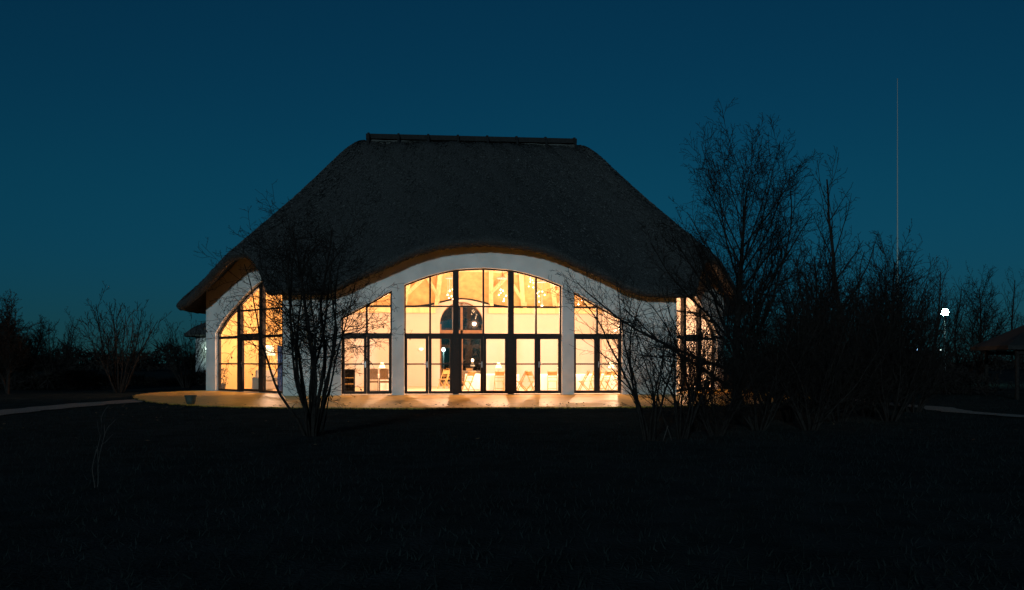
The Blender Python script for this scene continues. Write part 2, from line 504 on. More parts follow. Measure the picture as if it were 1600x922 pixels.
def rear_top(x): return under_front(x, 14.0, True) + 0.10
arch = curve([(0, 5.10), (1.0, 5.035), (1.8, 4.88), (3.19, 4.40), (3.68, 4.16), (4.6, 3.64), (5.7, 3.05)])
OPS = [(-5.68, -3.68), (-3.19, 3.19), (3.68, 5.68)]
wall('front_wall', (-7.95, 0), (7.95, 0), lambda s: front_top(s - 7.95),
     [(a + 7.95, b + 7.95, (lambda s: arch(abs(s - 7.95))), 0) for a, b in OPS], 0.42, 'plaster', 120, n_out=Vector((0, -1, 0)))
for sg in (-1, 1):
    MB().box(min(sg*7.95, sg*7.55), max(sg*7.95, sg*7.55), 0.423, 1.9, -0.05, 4.6).build('return_wall', 'plaster', hall)
FL = (Vector(W2) - Vector(WF0)).length
def facet_top(s):                # s from the near end
    p = Vector(WF0).lerp(Vector(W2), s / FL); return min(under_facet(p.x, p.y, facet_e), under_front(min(p.x, 8.3), p.y) if p.y < 3 else 99) + 0.06
def rear_facet_top(s): p = Vector(WF0).lerp(Vector(W2), s / FL); return min(under_facet(p.x, p.y, lambda t: 3.3), under_front(min(p.x, 8.3), 14 - p.y, True) if p.y < 3 else 99) + 0.06
farch = curve([(0.9, 2.60), (1.7, 3.20), (2.95, 3.86), (4.0, 4.36), (4.9, 4.68), (5.8, 4.85), (6.6, 4.80), (7.0, 4.70)])   # from the outer end
for sg in (-1, 1):
    nrm = Vector((sg * (W2[1] - WF0[1]), -(W2[0] - WF0[0]), 0)).normalized()
    wall('side_wall', (sg * WF0[0], WF0[1]), (sg * W2[0], W2[1]), facet_top,
         [(FL - 6.95, FL - 0.90, (lambda s: farch(FL - s)), 0)], 0.30, 'plaster', 60, n_out=nrm)
    nb = Vector((sg * (W2[1] - WF0[1]), (W2[0] - WF0[0]), 0)).normalized()
    wall('rear_side_wall', (sg * WF0[0], 14 - WF0[1]), (sg * W2[0], 14 - W2[1] + 0.37), rear_facet_top, [], 0.30, 'ochre' if sg < 0 else 'inner', 40, n_out=nb)
BA0, BA1 = -1.30, 1.05
bc = (BA0 + BA1) / 2; bw = (BA1 - BA0) / 2
def barch(x): return 3.36 + math.sqrt(max(0, bw * bw - (x - bc) ** 2))
wall('rear_wall', (-7.95, 14.0), (7.95, 14.0), lambda s: rear_top(s - 7.95),
     [(BA0 + 7.95, BA1 + 7.95, (lambda s: barch(s - 7.95)), 0)], 0.42, 'inner', 150, n_out=Vector((0, 1, 0)))
fl = [(-7.9, 0.1), (7.9, 0.1), (7.9, 1.4), (12.1, 7.1), (7.9, 13.6), (-7.9, 13.6), (-12.1, 7.1), (-7.9, 1.4)]
mb = MB(); mb.add([(x, y, 0.0) for x, y in fl] + [(x, y, -0.06) for x, y in fl],
                  [tuple(range(8))] + [(i, i + 8, (i + 1) % 8 + 8, (i + 1) % 8) for i in range(8)])
mb.build('floor', 'floor', hall)

# windows and doors ------------------------------------------------------
class Plane:                     # a glazed plane: s along, z up, q inward depth
    def __init__(s, o, d, nin): s.o = Vector(o); s.d = Vector(d); s.n = Vector(nin)
    def bar(s, mb, s0, s1, z0, z1, q0=-0.05, q1=0.05):
        mb.frame_box(s.o, s.d, s.n, Vector((0, 0, 1)), s0, s1, q0, q1, z0, z1)
    def topbar(s, mb, s0, s1, fz, h, n=10, q0=-0.05, q1=0.05):       # a bar hugging the arch
        for i in range(n):
            a = s0 + (s1 - s0) * i / n; b = s0 + (s1 - s0) * (i + 1) / n
            P = lambda ss, zz, qq: s.o + s.d * ss + s.n * qq + Vector((0, 0, zz))
            v = [P(a, fz(a) - h, q0), P(b, fz(b) - h, q0), P(b, fz(b), q0), P(a, fz(a), q0), P(a, fz(a) - h, q1), P(b, fz(b) - h, q1), P(b, fz(b), q1), P(a, fz(a), q1)]
            mb.add(v, [(0, 1, 2, 3), (5, 4, 7, 6), (3, 2, 6, 7), (4, 5, 1, 0)])
    def pane(s, s0, s1, z0, ztop, parent, n=6, m='glass'):
        fz = ztop if callable(ztop) else (lambda x: ztop)
        n = n if callable(ztop) else 1
        P = lambda ss, zz, qq: s.o + s.d * ss + s.n * qq + Vector((0, 0, zz))
        if callable(ztop):
            while s1 - s0 > 0.05 and fz(s0 + 0.01) < z0 + 0.02: s0 += 0.03
            while s1 - s0 > 0.05 and fz(s1 - 0.01) < z0 + 0.02: s1 -= 0.03
        bot = [P(s0, z0, 0), P(s1, z0, 0)]
        top = [P(s1 + (s0 - s1) * i / n, fz(s1 + (s0 - s1) * i / n), 0) for i in range(n + 1)]
        return link('pane', mesh('pane', bot + top, [tuple(range(len(bot + top)))]), m, parent)

ZT, ZM, ZR = 2.40, 3.55, 1.22     # transom, upper bar, door rail

def door(pl, s0, s1, handle, ztop=2.335):
    """one glazed door leaf between s0 and s1"""
    st = 0.115
    mb = MB()
    pl.bar(mb, s0, s0 + st, 0.02, ztop); pl.bar(mb, s1 - st, s1, 0.02, ztop)
    pl.bar(mb, s0 + st, s1 - st, 0.02, 0.13); pl.bar(mb, s0 + st, s1 - st, ztop - 0.10, ztop); pl.bar(mb, s0 + st, s1 - st, ZR - 0.028, ZR + 0.028)
    d = mb.build('door', 'frame', hall)
    pl.pane(s0 + st, s1 - st, 0.13, ZR - 0.028, d); pl.pane(s0 + st, s1 - st, ZR + 0.028, ztop - 0.10, d)
    if handle:
        hs = s1 - st / 2 if handle > 0 else s0 + st / 2
        h = MB(); pl.bar(h, hs - 0.02, hs + 0.02, ZR - 0.14, ZR + 0.10, -0.062, -0.051)
        pl.bar(h, hs - (0.13 if handle > 0 else -0.0), hs + (0.0 if handle > 0 else 0.13), ZR + 0.0, ZR + 0.022, -0.115, -0.095)
        pl.bar(h, hs - 0.011, hs + 0.011, ZR, ZR + 0.022, -0.095, -0.062)
        h.build('handle', 'steel', d)
    return d

def glazed_bay(pl, a, b, fz, posts, handles, upper=ZM, post_w=0.24, top_frame=0.055):
    """arched window over a row of doors; posts = thick mullions, each bay split by two leaves"""
    mb = MB()
    edges = [a] + posts + [b]
    pl.topbar(mb, a, b, fz, top_frame, 26)
    pl.bar(mb, a, a + 0.06, 2.46, fz(a)); pl.bar(mb, b - 0.06, b, 2.46, fz(b))
    pl.bar(mb, a, b, 2.335, 2.46, -0.06, 0.06)
    for p in posts: pl.bar(mb, p - post_w / 2, p + post_w / 2, 0.0, fz(p) - 0.02, -0.09, 0.09)
    cuts = []
    for e0, e1 in zip(edges[:-1], edges[1:]):
        i0 = e0 + (post_w / 2 if e0 in posts else 0.06); i1 = e1 - (post_w / 2 if e1 in posts else 0.06)
        md = (e0 + e1) / 2
        pl.bar(mb, md - 0.038, md + 0.038, 2.46, fz(md) - 0.02)
        cuts += [(i0, md - 0.038), (md + 0.038, i1)]
    for c0, c1 in cuts:
        hi = max(fz(c0), fz(c1))
        if hi > upper + 0.06:
            lo_s, hi_s = c0, c1
            while fz(lo_s) < upper + 0.03 and lo_s < hi_s: lo_s += 0.02
            while fz(hi_s) < upper + 0.03 and hi_s > lo_s: hi_s -= 0.02
            pl.bar(mb, lo_s, hi_s, upper - 0.03, upper + 0.03)
    w = mb.build('window', 'frame', hall)
    for c0, c1 in cuts:
        lo, hi = min(fz(c0), fz(c1)), max(fz(c0), fz(c1))
        if hi > upper + 0.06:
            pl.pane(c0, c1, 2.46, (lambda s: min(fz(s) - 0.03, upper - 0.03)), w, 8)
            pl.pane(c0, c1, upper + 0.03, (lambda s: fz(s) - 0.03), w, 8)
        else:
            pl.pane(c0, c1, 2.46, (lambda s: fz(s) - 0.03), w, 8)
    i = 0
    for e0, e1 in zip(edges[:-1], edges[1:]):
        i0 = e0 + (post_w / 2 + 0.004 if e0 in posts else 0.004); i1 = e1 - (post_w / 2 + 0.004 if e1 in posts else 0.004)
        md = (i0 + i1) / 2
        door(pl, i0, md - 0.004, handles[i]); door(pl, md + 0.004, i1, handles[i + 1]); i += 2

front = Plane((0, 0.30, 0), (1, 0, 0), (0, 1, 0))
fa = lambda s: arch(abs(s)) - 0.004
glazed_bay(front, -5.676, -3.684, fa, [], (1, 0))
glazed_bay(front, -3.186, 3.186, fa, [-1.12, 1.12], (1, 0, 1, 0, 0, -1))
glazed_bay(front, 3.684, 5.676, fa, [], (0, -1))

for sg in (-1, 1):               # splayed side windows: s runs from the outer end
    d = Vector((sg * (WF0[0] - W2[0]), WF0[1] - W2[1], 0)).normalized()
    nin = Vector((-sg * (W2[1] - WF0[1]), (W2[0] - WF0[0]), 0)).normalized()
    pl = Plane(Vector((sg * W2[0], W2[1], 0)) + nin * 0.2, d, nin)
    fz = lambda s: farch(s) - 0.004
    s0 = 0.905; pos = [s0 + 1.98, s0 + 3.93, s0 + 5.80]; s1 = 6.94
    mb = MB(); pl.topbar(mb, s0, s1, fz, 0.08, 26)
    pl.bar(mb, s0, s0 + 0.09, 0, fz(s0 + 0.05) - 0.05); pl.bar(mb, s1 - 0.09, s1, 0, fz(s1))
    for i, p in enumerate(pos):
        wd = 0.30 if i < 2 else 0.24
        pl.bar(mb, p - wd / 2, p + wd / 2, 0, fz(p) - 0.03, -0.08, 0.08)
    segs = [(s0 + 0.09, pos[0] - 0.15), (pos[0] + 0.15, pos[1] - 0.15), (pos[1] + 0.15, pos[2] - 0.12), (pos[2] + 0.12, s1 - 0.09)]
    for i, (a, b) in enumerate(segs):
        if i != 1: pl.bar(mb, a, b, 0, 0.09); pl.bar(mb, a, b, ZR - 0.035, ZR + 0.035)
        pl.bar(mb, a, b, ZT - 0.06, ZT + (0.14 if i == 1 else 0.06))
        if i > 0: pl.bar(mb, a, b, ZM - 0.035, ZM + 0.035)
    wn = mb.build('window', 'frame', hall)
    for i, (a, b) in enumerate(segs):
        if i != 1:
            pl.pane(a, b, 0.09, ZR - 0.035, wn); pl.pane(a, b, ZR + 0.035, ZT - 0.06, wn)
        top = ZT + (0.14 if i == 1 else 0.06)
        if i > 0:
            pl.pane(a, b, top, ZM - 0.035, wn); pl.pane(a, b, ZM + 0.035, (lambda s: fz(s) - 0.05), wn, 8)
        else:
            pl.pane(a, b, top, (lambda s: fz(s) - 0.05), wn, 8)
    door(pl, segs[1][0] + 0.004, segs[1][1] - 0.004, -1)

# rear arched door
rear = Plane((0, 13.75, 0), (1, 0, 0), (0, -1, 0))
mb = MB()
rear.topbar(mb, BA0 + 0.004, BA1 - 0.004, lambda s: barch(s) - 0.004, 0.07, 24)
rear.bar(mb, BA0 + 0.003, BA0 + 0.08, 0, 3.34); rear.bar(mb, BA1 - 0.08, BA1 - 0.003, 0, 3.34)
rear.bar(mb, bc - 0.06, bc + 0.06, 0, 4.42); rear.bar(mb, BA0 + 0.08, BA1 - 0.08, 2.75, 3.02); rear.bar(mb, BA0 + 0.08, BA1 - 0.08, 0, 0.12)
wn = mb.build('rear_window', mat('brown_window_wood', (0.20, 0.11, 0.06), 0.6, 0.2, 8), hall)
for a, b in ((BA0 + 0.08, bc - 0.06), (bc + 0.06, BA1 - 0.08)):
    rear.pane(a, b, 0.12, 2.75, wn, m='rearglass')
    rear.pane(a, b, 3.02, (lambda s: barch(s) - 0.07), wn, 12, m='rearglass')

# roof timbers over the hall
k = RX / 8.4
def slope_pt(x, u, back=True, drop=0.26):
    E = Vector((x, 14.9 if back else -0.9, rear_e(x) if back else front_e(abs(x))))
    p = inner_pt(E, Vector((x * k, RY, RZ)), u); p.z -= drop; return p
RAF = [-1.47 - 1.76 * i for i in range(4)][::-1] + [1.45 + 1.76 * i for i in range(4)]
for x in RAF:
    MB().beam(slope_pt(x * 1.08, 0.18), slope_pt(x * 1.08, 0.93), 0.24, 0.30).build('rafter', 'beam', hall)
for x in [-7.6 + 1.9 * i for i in range(9)]:
    MB().beam(slope_pt(x, 0.18, False), slope_pt(x, 0.93, False), 0.20, 0.26).build('rafter', 'beam', hall)
for u in (0.36, 0.66):
    for x0, x1 in zip(RAF[:-1], RAF[1:]):
        MB().beam(slope_pt(x0 * 1.08, u, True, 0.10), slope_pt(x1 * 1.08, u, True, 0.10), 0.16, 0.16).build('purlin', 'beam', hall)
for i, x in enumerate(RAF):      # raking braces between the rafters
    if i % 2 == 0:
        MB().beam(slope_pt(x * 1.08, 0.27, True, 0.50), slope_pt(RAF[i + 1] * 1.08, 0.47, True, 0.50), 0.15, 0.15).build('brace', 'beam', hall)
    else:
        MB().beam(slope_pt(x * 1.08, 0.24, True, 0.48), slope_pt(x * 1.08 - 1.0, 0.40, True, 0.48), 0.13, 0.13).build('brace', 'beam', hall)
for x in RAF:                    # short king posts on the plate
    MB().box(x * 1.02 - 0.09, x * 1.02 + 0.09, 13.32, 13.50, 4.203, 4.52).build('king_post', 'beam', hall)
for a, b in ((-7.6, BA0 - 0.25), (BA1 + 0.25, 7.6)):
    MB().box(a, b, 13.28, 13.57, 3.92, 4.20).build('wall_plate', 'beam', hall)
for sg in (-1, 1):
    for t in (0.2, 0.45, 0.7, 0.92):
        for yb in (1, -1):
            E = Vector((sg * (8.4 + 5.0 * t), 14.9 - 7.9 * t if yb > 0 else -0.9 + 7.9 * t, 3.3 if yb > 0 else facet_e(t)))
            Rr = Vector((sg * RX, RY, RZ))
            a = inner_pt(E, Rr, 0.23); b = inner_pt(E, Rr, 0.9); a.z -= 0.3; b.z -= 0.3
            MB().beam(a, b, 0.2, 0.26).build('rafter', 'beam', hall)

# ------------------------------------------------------------------ inside the hall: lamps, tables, chairs
def point(name, loc, watt, col, radius, parent):
    l = bpy.data.lights.new(name, 'POINT'); l.energy = watt; l.color = col; l.shadow_soft_size = radius
    o = bpy.data.objects.new(name, l); o.location = loc; COL.objects.link(o)
    if parent: o.parent = parent
    return o
WARM = (1.0, 0.58, 0.36)
bulb_me = mesh('bulb', *(lambda b: (b.v, b.f))(MB().lathe([(0.008, -0.034), (0.024, -0.024), (0.032, 0), (0.024, 0.024), (0.011, 0.04)], 10)), True)
bulb_me.materials.append(M['frost'])

def chandelier(p, label, watt, n=8, seed=0, top=None):
    r = random.Random(seed)
    t = empty('chandelier', p); tag(t, label, 'chandelier', 'bulb cluster chandeliers under the roof timbers')
    zt = (top if top else 7.6) - p.z
    MB().tube([(0, 0, zt), (0, 0, 0.72)], 0.012, 6).build('cable', 'black', t)
    MB().lathe([(0.02, 0.62), (0.26, 0.64), (0.26, 0.70), (0.03, 0.74)], 20).build('canopy', 'steel', t)
    for i in range(n):
        a = 2.4 * i; rad = 0.07 + 0.19 * (i / n); x, y = rad * math.cos(a), rad * math.sin(a); z = r.uniform(-0.45, 0.28)
        MB().tube([(x, y, 0.66), (x, y, z + 0.05)], 0.006, 5).build('wire', 'steel', t)
        link('bulb', bulb_me, None, t, (x, y, z))
    point('chandelier_light', (0, 0, -0.70), watt, WARM, 0.06, t)
    return t
CH = [(705, 458, 4.4, 'chandelier of bare bulbs hanging before the rear arch', 1.0),
      (785, 458, 4.6, 'chandelier of bare bulbs next to a raking timber right of the rear arch', 1.0),
      (845, 464, 4.0, 'chandelier of bare bulbs behind the last upper pane of the middle window', 1.0),
      (907, 459, 3.4, 'chandelier of bare bulbs in the narrow window beside the grey pier', 1.0),
      (965, 503, 4.2, 'low hung chandelier of bare bulbs at the sloping end of the narrow window', 0.6),
      (622, 470, 4.2, 'added chandelier of bare bulbs, unseen behind the white pier beside the shrub', 1.0)]  # added out of sight to light the left part of the hall
POWER = 800.0
for i, (px, py, Y, lab, wf) in enumerate(CH):
    chandelier(U(px, py, Y), lab, POWER * wf, seed=i)
for i, (x, y) in enumerate(((-4.6, 9.6), (3.2, 9.8), (5.6, 8.8))):  # extra chandeliers out of view, added for the light they give at the rear
    chandelier(Vector((x, y, 5.4)), ('added unseen chandelier of bare bulbs high over the rear of the hall near the rear arch',
               'added unseen chandelier of bare bulbs high over the rear of the hall before the plain white wall',
               'added unseen chandelier of bare bulbs high over the rear corner of the hall')[i], POWER * 0.3, seed=20 + i)

def floor_lamp(p, label, watt):
    t = empty('floor_lamp', p); tag(t, label, 'lamp')
    MB().lathe([(0.16, 0.0), (0.16, 0.03), (0.03, 0.05)], 18).build('base', 'black', t)
    MB().tube([(0, 0, 0.04), (0, 0, 1.62)], 0.014, 8).build('pole', 'black', t)
    MB().lathe([(0.27, 1.60), (0.18, 2.05)], 22).build('lamp_shade', 'shade', t, smooth=True)
    point('floor_lamp_light', (0, 0, 2.25), watt, WARM, 0.2, t)
floor_lamp(Vector((U(421, 560, 6.6).x, 6.6, 0.0)), 'floor lamp with glowing white shade behind the splayed window by the armchair', 330)
floor_lamp(Vector((9.6, 6.8, 0.0)), 'floor lamp with glowing white shade behind the window near the tall bare tree', 330)

def table_lamp(p, label, watt=14):
    t = empty('table_lamp', p); tag(t, label, 'lamp')
    MB().lathe([(0.06, 0), (0.05, 0.02), (0.015, 0.05), (0.015, 0.30)], 14).build('stem', 'steel', t)
    MB().lathe([(0.15, 0.28), (0.07, 0.52)], 20).build('lamp_shade', 'shade', t, smooth=True)
    point('table_lamp_light', (0, 0, 0.66), watt, (1, 0.75, 0.45), 0.08, t)

def table(p, r, label):
    t = empty('banquet_table', p); tag(t, label, 'table', 'banquet tables in the hall')
    MB().lathe([(r - 0.01, 0.700), (r - 0.01, 0.728)], 32).build('tabletop', 'wood', t)
    for a in (0.8, 2.4, 3.9, 5.5):
        MB().tube([(0.6*r*math.cos(a), 0.6*r*math.sin(a), 0), (0.6*r*math.cos(a), 0.6*r*math.sin(a), 0.70)], 0.022, 8).build('leg', 'steel', t)
    wob = lambda a, z: 1 + 0.055 * math.sin(a * 13) * max(0, (0.7 - z)) / 0.7
    mb = MB(); mb.lathe([(r + 0.05, 0.03), (r + 0.035, 0.25), (r + 0.02, 0.5), (r + 0.012, 0.70), (r, 0.742), (0.05, 0.744)], 64, wob=wob)
    mb.f = mb.f[:-2] + [mb.f[-1]]
    c = mb.build('tablecloth', 'cloth', None, p, True); tag(c, label.replace('round table', 'white cloth over round table').replace(' in the hall', ''), 'tablecloth', 'white tablecloths in the hall')

def on_floor(px, Y): q = U(px, HOR, Y); return Vector((q.x, Y, 0.0))
TB = [(600, 5.6, 0.85, 'round table behind the pair of taupe chairs'),
      (752, 6.8, 0.75, 'round table behind the tilted folding chair near the rear arch'),
      (782, 5.0, 0.85, 'round table right of the tilted folding chair'),
      (868, 5.2, 0.95, 'round table behind the door beside the grey pier'),
      (920, 4.9, 0.8, 'round table next to the grey pier in the narrow window'),
      (962, 5.3, 0.8, 'round table at the far end of the narrow window')]
for px, Y, r, lab in TB:
    table(on_floor(px, Y), r, lab + ' in the hall')
for px, Y, lab in ((597, 5.6, 'white conical table lamp above the pair of taupe chairs'), (779, 5.0, 'small white table lamp on the cloth right of the tilted folding chair'),
                   (876, 5.2, 'small white table lamp on the cloth beside the grey pier'), (955, 5.3, 'small white table lamp on the cloth in the narrow window')):
    q = on_floor(px, Y); q.z = 0.745; table_lamp(q, lab)

def folding_chair(px, Y, rz, label, m='wood', tilt=0.0):
    t = empty('folding_chair', on_floor(px, Y), rz); tag(t, label, 'chair', 'folding chairs at the tables')
    # back faces -y (towards the garden), sitter looks to +y
    for s in (-1, 1):
        MB().beam((s * 0.20, -0.22, 0.92), (s * 0.21, 0.24, 0.0), 0.035, 0.022, Vector((1, 0, 0))).build('leg', m, t)
        MB().beam((s * 0.175, 0.16, 0.46), (s * 0.19, -0.26, 0.0), 0.035, 0.022, Vector((1, 0, 0))).build('leg', m, t)
    for i in range(5):
        MB().box(-0.168, 0.168, -0.14 + i * 0.075, -0.075 + i * 0.075, 0.452, 0.472).build('seat_slat', m, t)
    mb = MB(); mb.frame_box(Vector((0, -0.205, 0.80)), Vector((1, 0, 0)), Vector((0, 0.894, 0.447)), Vector((0, -0.447, 0.894)), -0.195, 0.195, -0.012, 0.012, -0.10, 0.10)
    mb.build('backrest', m, t)
    MB().beam((-0.19, -0.10, 0.62), (0.19, -0.10, 0.62), 0.03, 0.02).build('back_rail', m, t)
    MB().beam((-0.19, 0.16, 0.13), (0.19, 0.16, 0.13), 0.02, 0.02).build('stretcher', m, t)
    return t
FC = [(732, 2.6, 0.75, 'pale wooden folding chair turned sideways behind the door under the rear arch'),
      (780, 3.6, 0.05, 'pale folding chair seen square from behind, in the pane between two thick posts'),
      (815, 3.2, 1.25, 'pale folding chair turned in profile towards a second one'),
      (832, 3.0, -1.1, 'pale folding chair leaning back in profile against another'),
      (863, 3.4, -0.15, 'pale folding chair seen from behind, last before the grey pier'),
      (912, 3.0, 1.2, 'pale folding chair in profile just past the grey pier'),
      (930, 3.5, 0.3, 'pale folding chair seen from behind at the meeting doors of the narrow window'),
      (946, 3.2, 0.6, 'pale folding chair just past the meeting doors of the narrow window'),
      (966, 3.4, -1.2, 'pale folding chair in profile at the far post of the narrow window'),
      (694, 8.6, 2.4, 'folding chair standing far back by the rear arch'),
      (702, 9.4, 0.8, 'second folding chair far back by the rear arch')]
for px, Y, rz, lab in FC: folding_chair(px, Y, rz, lab)

def padded_chair(px, Y, rz, label):
    t = empty('padded_chair', on_floor(px, Y), rz); tag(t, label, 'chair', 'taupe padded chairs behind the narrow window')
    mb = MB(); mb.box(-0.20, 0.20, -0.22, 0.24, 0.42, 0.50); mb.build('seat', 'taupe', t)
    vv = []
    for (z, y) in ((0.56, -0.23), (0.98, -0.30)):
        for i in range(7):
            x = -0.19 + 0.38 * i / 6; vv.append((x, y - 0.03 * math.cos(x * 5), z + (0.05 * math.cos(x * 6) if z > .9 else 0)))
    b = [(x, y + 0.05, z) for x, y, z in vv]
    ff = [(i, i+1, i+8, i+7) for i in range(6)] + [(i+14+1, i+14, i+14+7, i+14+8) for i in range(6)]
    ff += [(7+i, 8+i, 22+i, 21+i) for i in range(6)] + [(i+1, i, 14+i, 15+i) for i in range(6)] + [(0, 7, 21, 14), (13, 6, 20, 27)]
    MB().add(vv + b, ff).build('backrest', 'taupe', t)
    for s in (-1, 1):
        MB().tube([(s*0.2, -0.20, 0.0), (s*0.2, -0.22, 0.5), (s*0.2, -0.26, 0.62)], 0.016, 8).build('leg', 'black', t)
        MB().tube([(s*0.22, 0.20, 0.0), (s*0.22, 0.20, 0.42)], 0.016, 8).build('leg', 'black', t)
padded_chair(583, 2.9, 0.08, 'taupe padded chair nearer the door handle of its pair')
padded_chair(601, 2.7, -0.06, 'taupe padded chair nearer the white pier of its pair')

def shelf_unit(p, rz):
    t = empty('shelf_unit', p, rz); tag(t, 'low dark shelf unit with a wooden shelf behind the narrow window by the shrub', 'shelf')
    for s in (-0.33, 0.33): MB().box(s - 0.02, s + 0.02, -0.2, 0.2, 0, 1.0).build('side_panel', 'black', t)
    MB().box(-0.308, 0.308, 0.16, 0.2, 0, 1.0).build('back_panel', 'black', t)
    for z, m in ((0.05, 'black'), (0.36, 'wood'), (0.62, 'wood'), (0.96, 'black')): MB().box(-0.308, 0.308, -0.2, 0.158, z, z + 0.035).build('shelf', m, t)
shelf_unit(on_floor(541, 2.4), 0.15)

def sconce(p):
    t = empty('wall_sconce', p); tag(t, 'small round lit sconce on the rear white wall', 'sconce')
    MB().box(-0.05, 0.05, -0.03, 0.0, -0.12, 0.02).build('bracket', 'steel', t)
    MB().lathe([(0.04, -0.07), (0.13, 0.0), (0.13, 0.05), (0.05, 0.09)], 16, (0, -0.16, 0)).build('bowl', 'shade', t, smooth=True)
sconce(U(658, 546, 13.57))

# left wing furnishings
def sofa(p, rz):
    t = empty('armchair', p, rz); tag(t, 'cream armchair beside the floor lamp behind the splayed window', 'armchair')
    def soft(x0, x1, y0, y1, z0, z1, name):
        mb = MB().box(x0, x1, y0, y1, z0, z1); o = mb.build(name, 'sofa', t)
        b = o.modifiers.new('bevel', 'BEVEL'); b.width = 0.05; b.segments = 3
    soft(-0.42, 0.42, -0.40, 0.40, 0.10, 0.44, 'seat'); soft(-0.42, 0.42, 0.24, 0.46, 0.442, 0.95, 'backrest')
    soft(-0.58, -0.425, -0.40, 0.44, 0.08, 0.64, 'armrest'); soft(0.425, 0.58, -0.40, 0.44, 0.08, 0.64, 'armrest')
sofa(on_floor(419, 4.9), 0.5)
def stair(p0):
    t = empty('staircase', p0); tag(t, 'pale staircase rising behind the splayed window beside the armchair', 'staircase')
    for i in range(9):
        MB().box(0.30 * i, 0.30 * i + 0.32, 0, 0.95, 0.18 * i + 0.13, 0.18 * (i + 1)).build('tread', 'sofa', t)
    MB().beam((0.0, -0.04, 0.0), (2.8, -0.04, 1.68), 0.05, 0.24).build('stringer', 'sofa', t)
    MB().beam((0.0, -0.04, 0.95), (2.8, -0.04, 2.63), 0.05, 0.06).build('handrail', 'beam', t)
stair(on_floor(408, 8.4))
def plant(p):
    t = empty('potted_plant', p); tag(t, 'dark bushy potted plant at the outer end of the splayed window', 'plant')
    MB().lathe([(0.14, 0), (0.19, 0.32), (0.17, 0.32)], 18).build('pot', 'black', t)
    r = random.Random(5); v = []; f = []
    for i in range(260):
        a = r.uniform(0, 6.28); h = r.uniform(0.3, 1.0); ra = 0.27 * math.sqrt(r.random()); c = Vector((ra*math.cos(a), ra*math.sin(a), h))
        d = Vector((r.uniform(-1, 1), r.uniform(-1, 1), r.uniform(-.4, 1))).normalized() * 0.10; s = d.cross(Vector((0.3, 0.2, 1))).normalized() * 0.03
        b = len(v); v += [c, c + d * .5 + s, c + d, c + d * .5 - s]; f.append((b, b+1, b+2, b+3))
    tag(link('foliage', mesh('foliage', v, f), 'green', t), kind='stuff')
plant(on_floor(347, 6.7))
def panel(name, c, wd, ht, m, label, cat, nrm):
    d = Vector((-nrm.y, nrm.x, 0)).normalized(); t = empty(name, c); tag(t, label, cat)
    MB().frame_box(Vector((0, 0, 0)), d, nrm, Vector((0, 0, 1)), -wd/2, wd/2, 0.0, 0.03, -ht/2, ht/2).build('canvas', m, t)
    mb = MB()
    for a in (-1, 1):
        mb.frame_box(Vector((0, 0, 0)), d, nrm, Vector((0, 0, 1)), a*(wd/2+.025)-.022, a*(wd/2+.025)+.022, 0, .05, -ht/2-.047, ht/2+.047)
        mb.frame_box(Vector((0, 0, 0)), d, nrm, Vector((0, 0, 1)), -wd/2, wd/2, 0, .048, a*(ht/2+.025)-.022, a*(ht/2+.025)+.022)
    mb.build('picture_frame', 'black', t)
nl = Vector((0.797, -0.603, 0))
panel('wall_picture', Vector((-10.35, 9.35, 1.95)) + nl * 0.02, 0.75, 0.95, 'picture', 'dark grey picture on the ochre wall seen through the splayed window', 'picture', nl)
def curtain(p):
    v = []; f = []
    for i in range(25):
        for z in (0.04, 1.0, 2.0): v.append((0.022 * i, 0.05 * math.sin(i * 1.1), z))
    for i in range(24):
        for k in range(2): a = i*3 + k; f.append((a, a+3, a+4, a+1))
    me = mesh('curtain', v, f, True); o = link('curtain', me, 'blue', None, p)
    s = o.modifiers.new('thickness', 'SOLIDIFY'); s.thickness = 0.012
    tag(o, 'blue curtain hanging behind the last post of the splayed window', 'curtain')
curtain(on_floor(434, 3.4))

# ------------------------------------------------------------------ trees and shrubs
def tube_np(pts, rad, k):
    n = len(pts)
    d = np.gradient(pts, axis=0); d /= (np.linalg.norm(d, axis=1, keepdims=True) + 1e-9)
    ref = np.array([0.13, 0.31, 0.94]) if abs(d[0, 2]) < 0.85 else np.array([0.96, 0.2, 0.1])
    x = np.cross(d, ref); x /= (np.linalg.norm(x, axis=1, keepdims=True) + 1e-9); y = np.cross(d, x)
    a = np.arange(k) * (2 * math.pi / k)
    vv = pts[:, None, :] + rad[:, None, None] * (x[:, None, :] * np.cos(a)[None, :, None] + y[:, None, :] * np.sin(a)[None, :, None])
    i = np.arange(n - 1)[:, None] * k; j = np.arange(k)[None, :]; q = (j + 1) % k
    ff = np.stack([i + j, i + q, i + k + q, i + k + j], -1).reshape(-1, 4)
    return vv.reshape(-1, 3), ff

def tubes_mesh(name, tubes):
    V = []; Fc = []; b = 0
    for pts, rad, k in tubes:
        v, f = tube_np(pts, rad, k); V.append(v); Fc.append(f + b); b += len(v)
    V = np.concatenate(V); Fc = np.concatenate(Fc)
    me = bpy.data.meshes.new(name)
    me.vertices.add(len(V)); me.vertices.foreach_set('co', V.ravel().astype(np.float32))
    me.loops.add(Fc.size); me.loops.foreach_set('vertex_index', Fc.ravel().astype(np.int32))
    me.polygons.add(len(Fc)); me.polygons.foreach_set('loop_start', np.arange(0, Fc.size, 4, dtype=np.int32))
    me.polygons.foreach_set('use_smooth', np.ones(len(Fc), dtype=bool))
    me.update(calc_edges=True); me.validate()
    return me

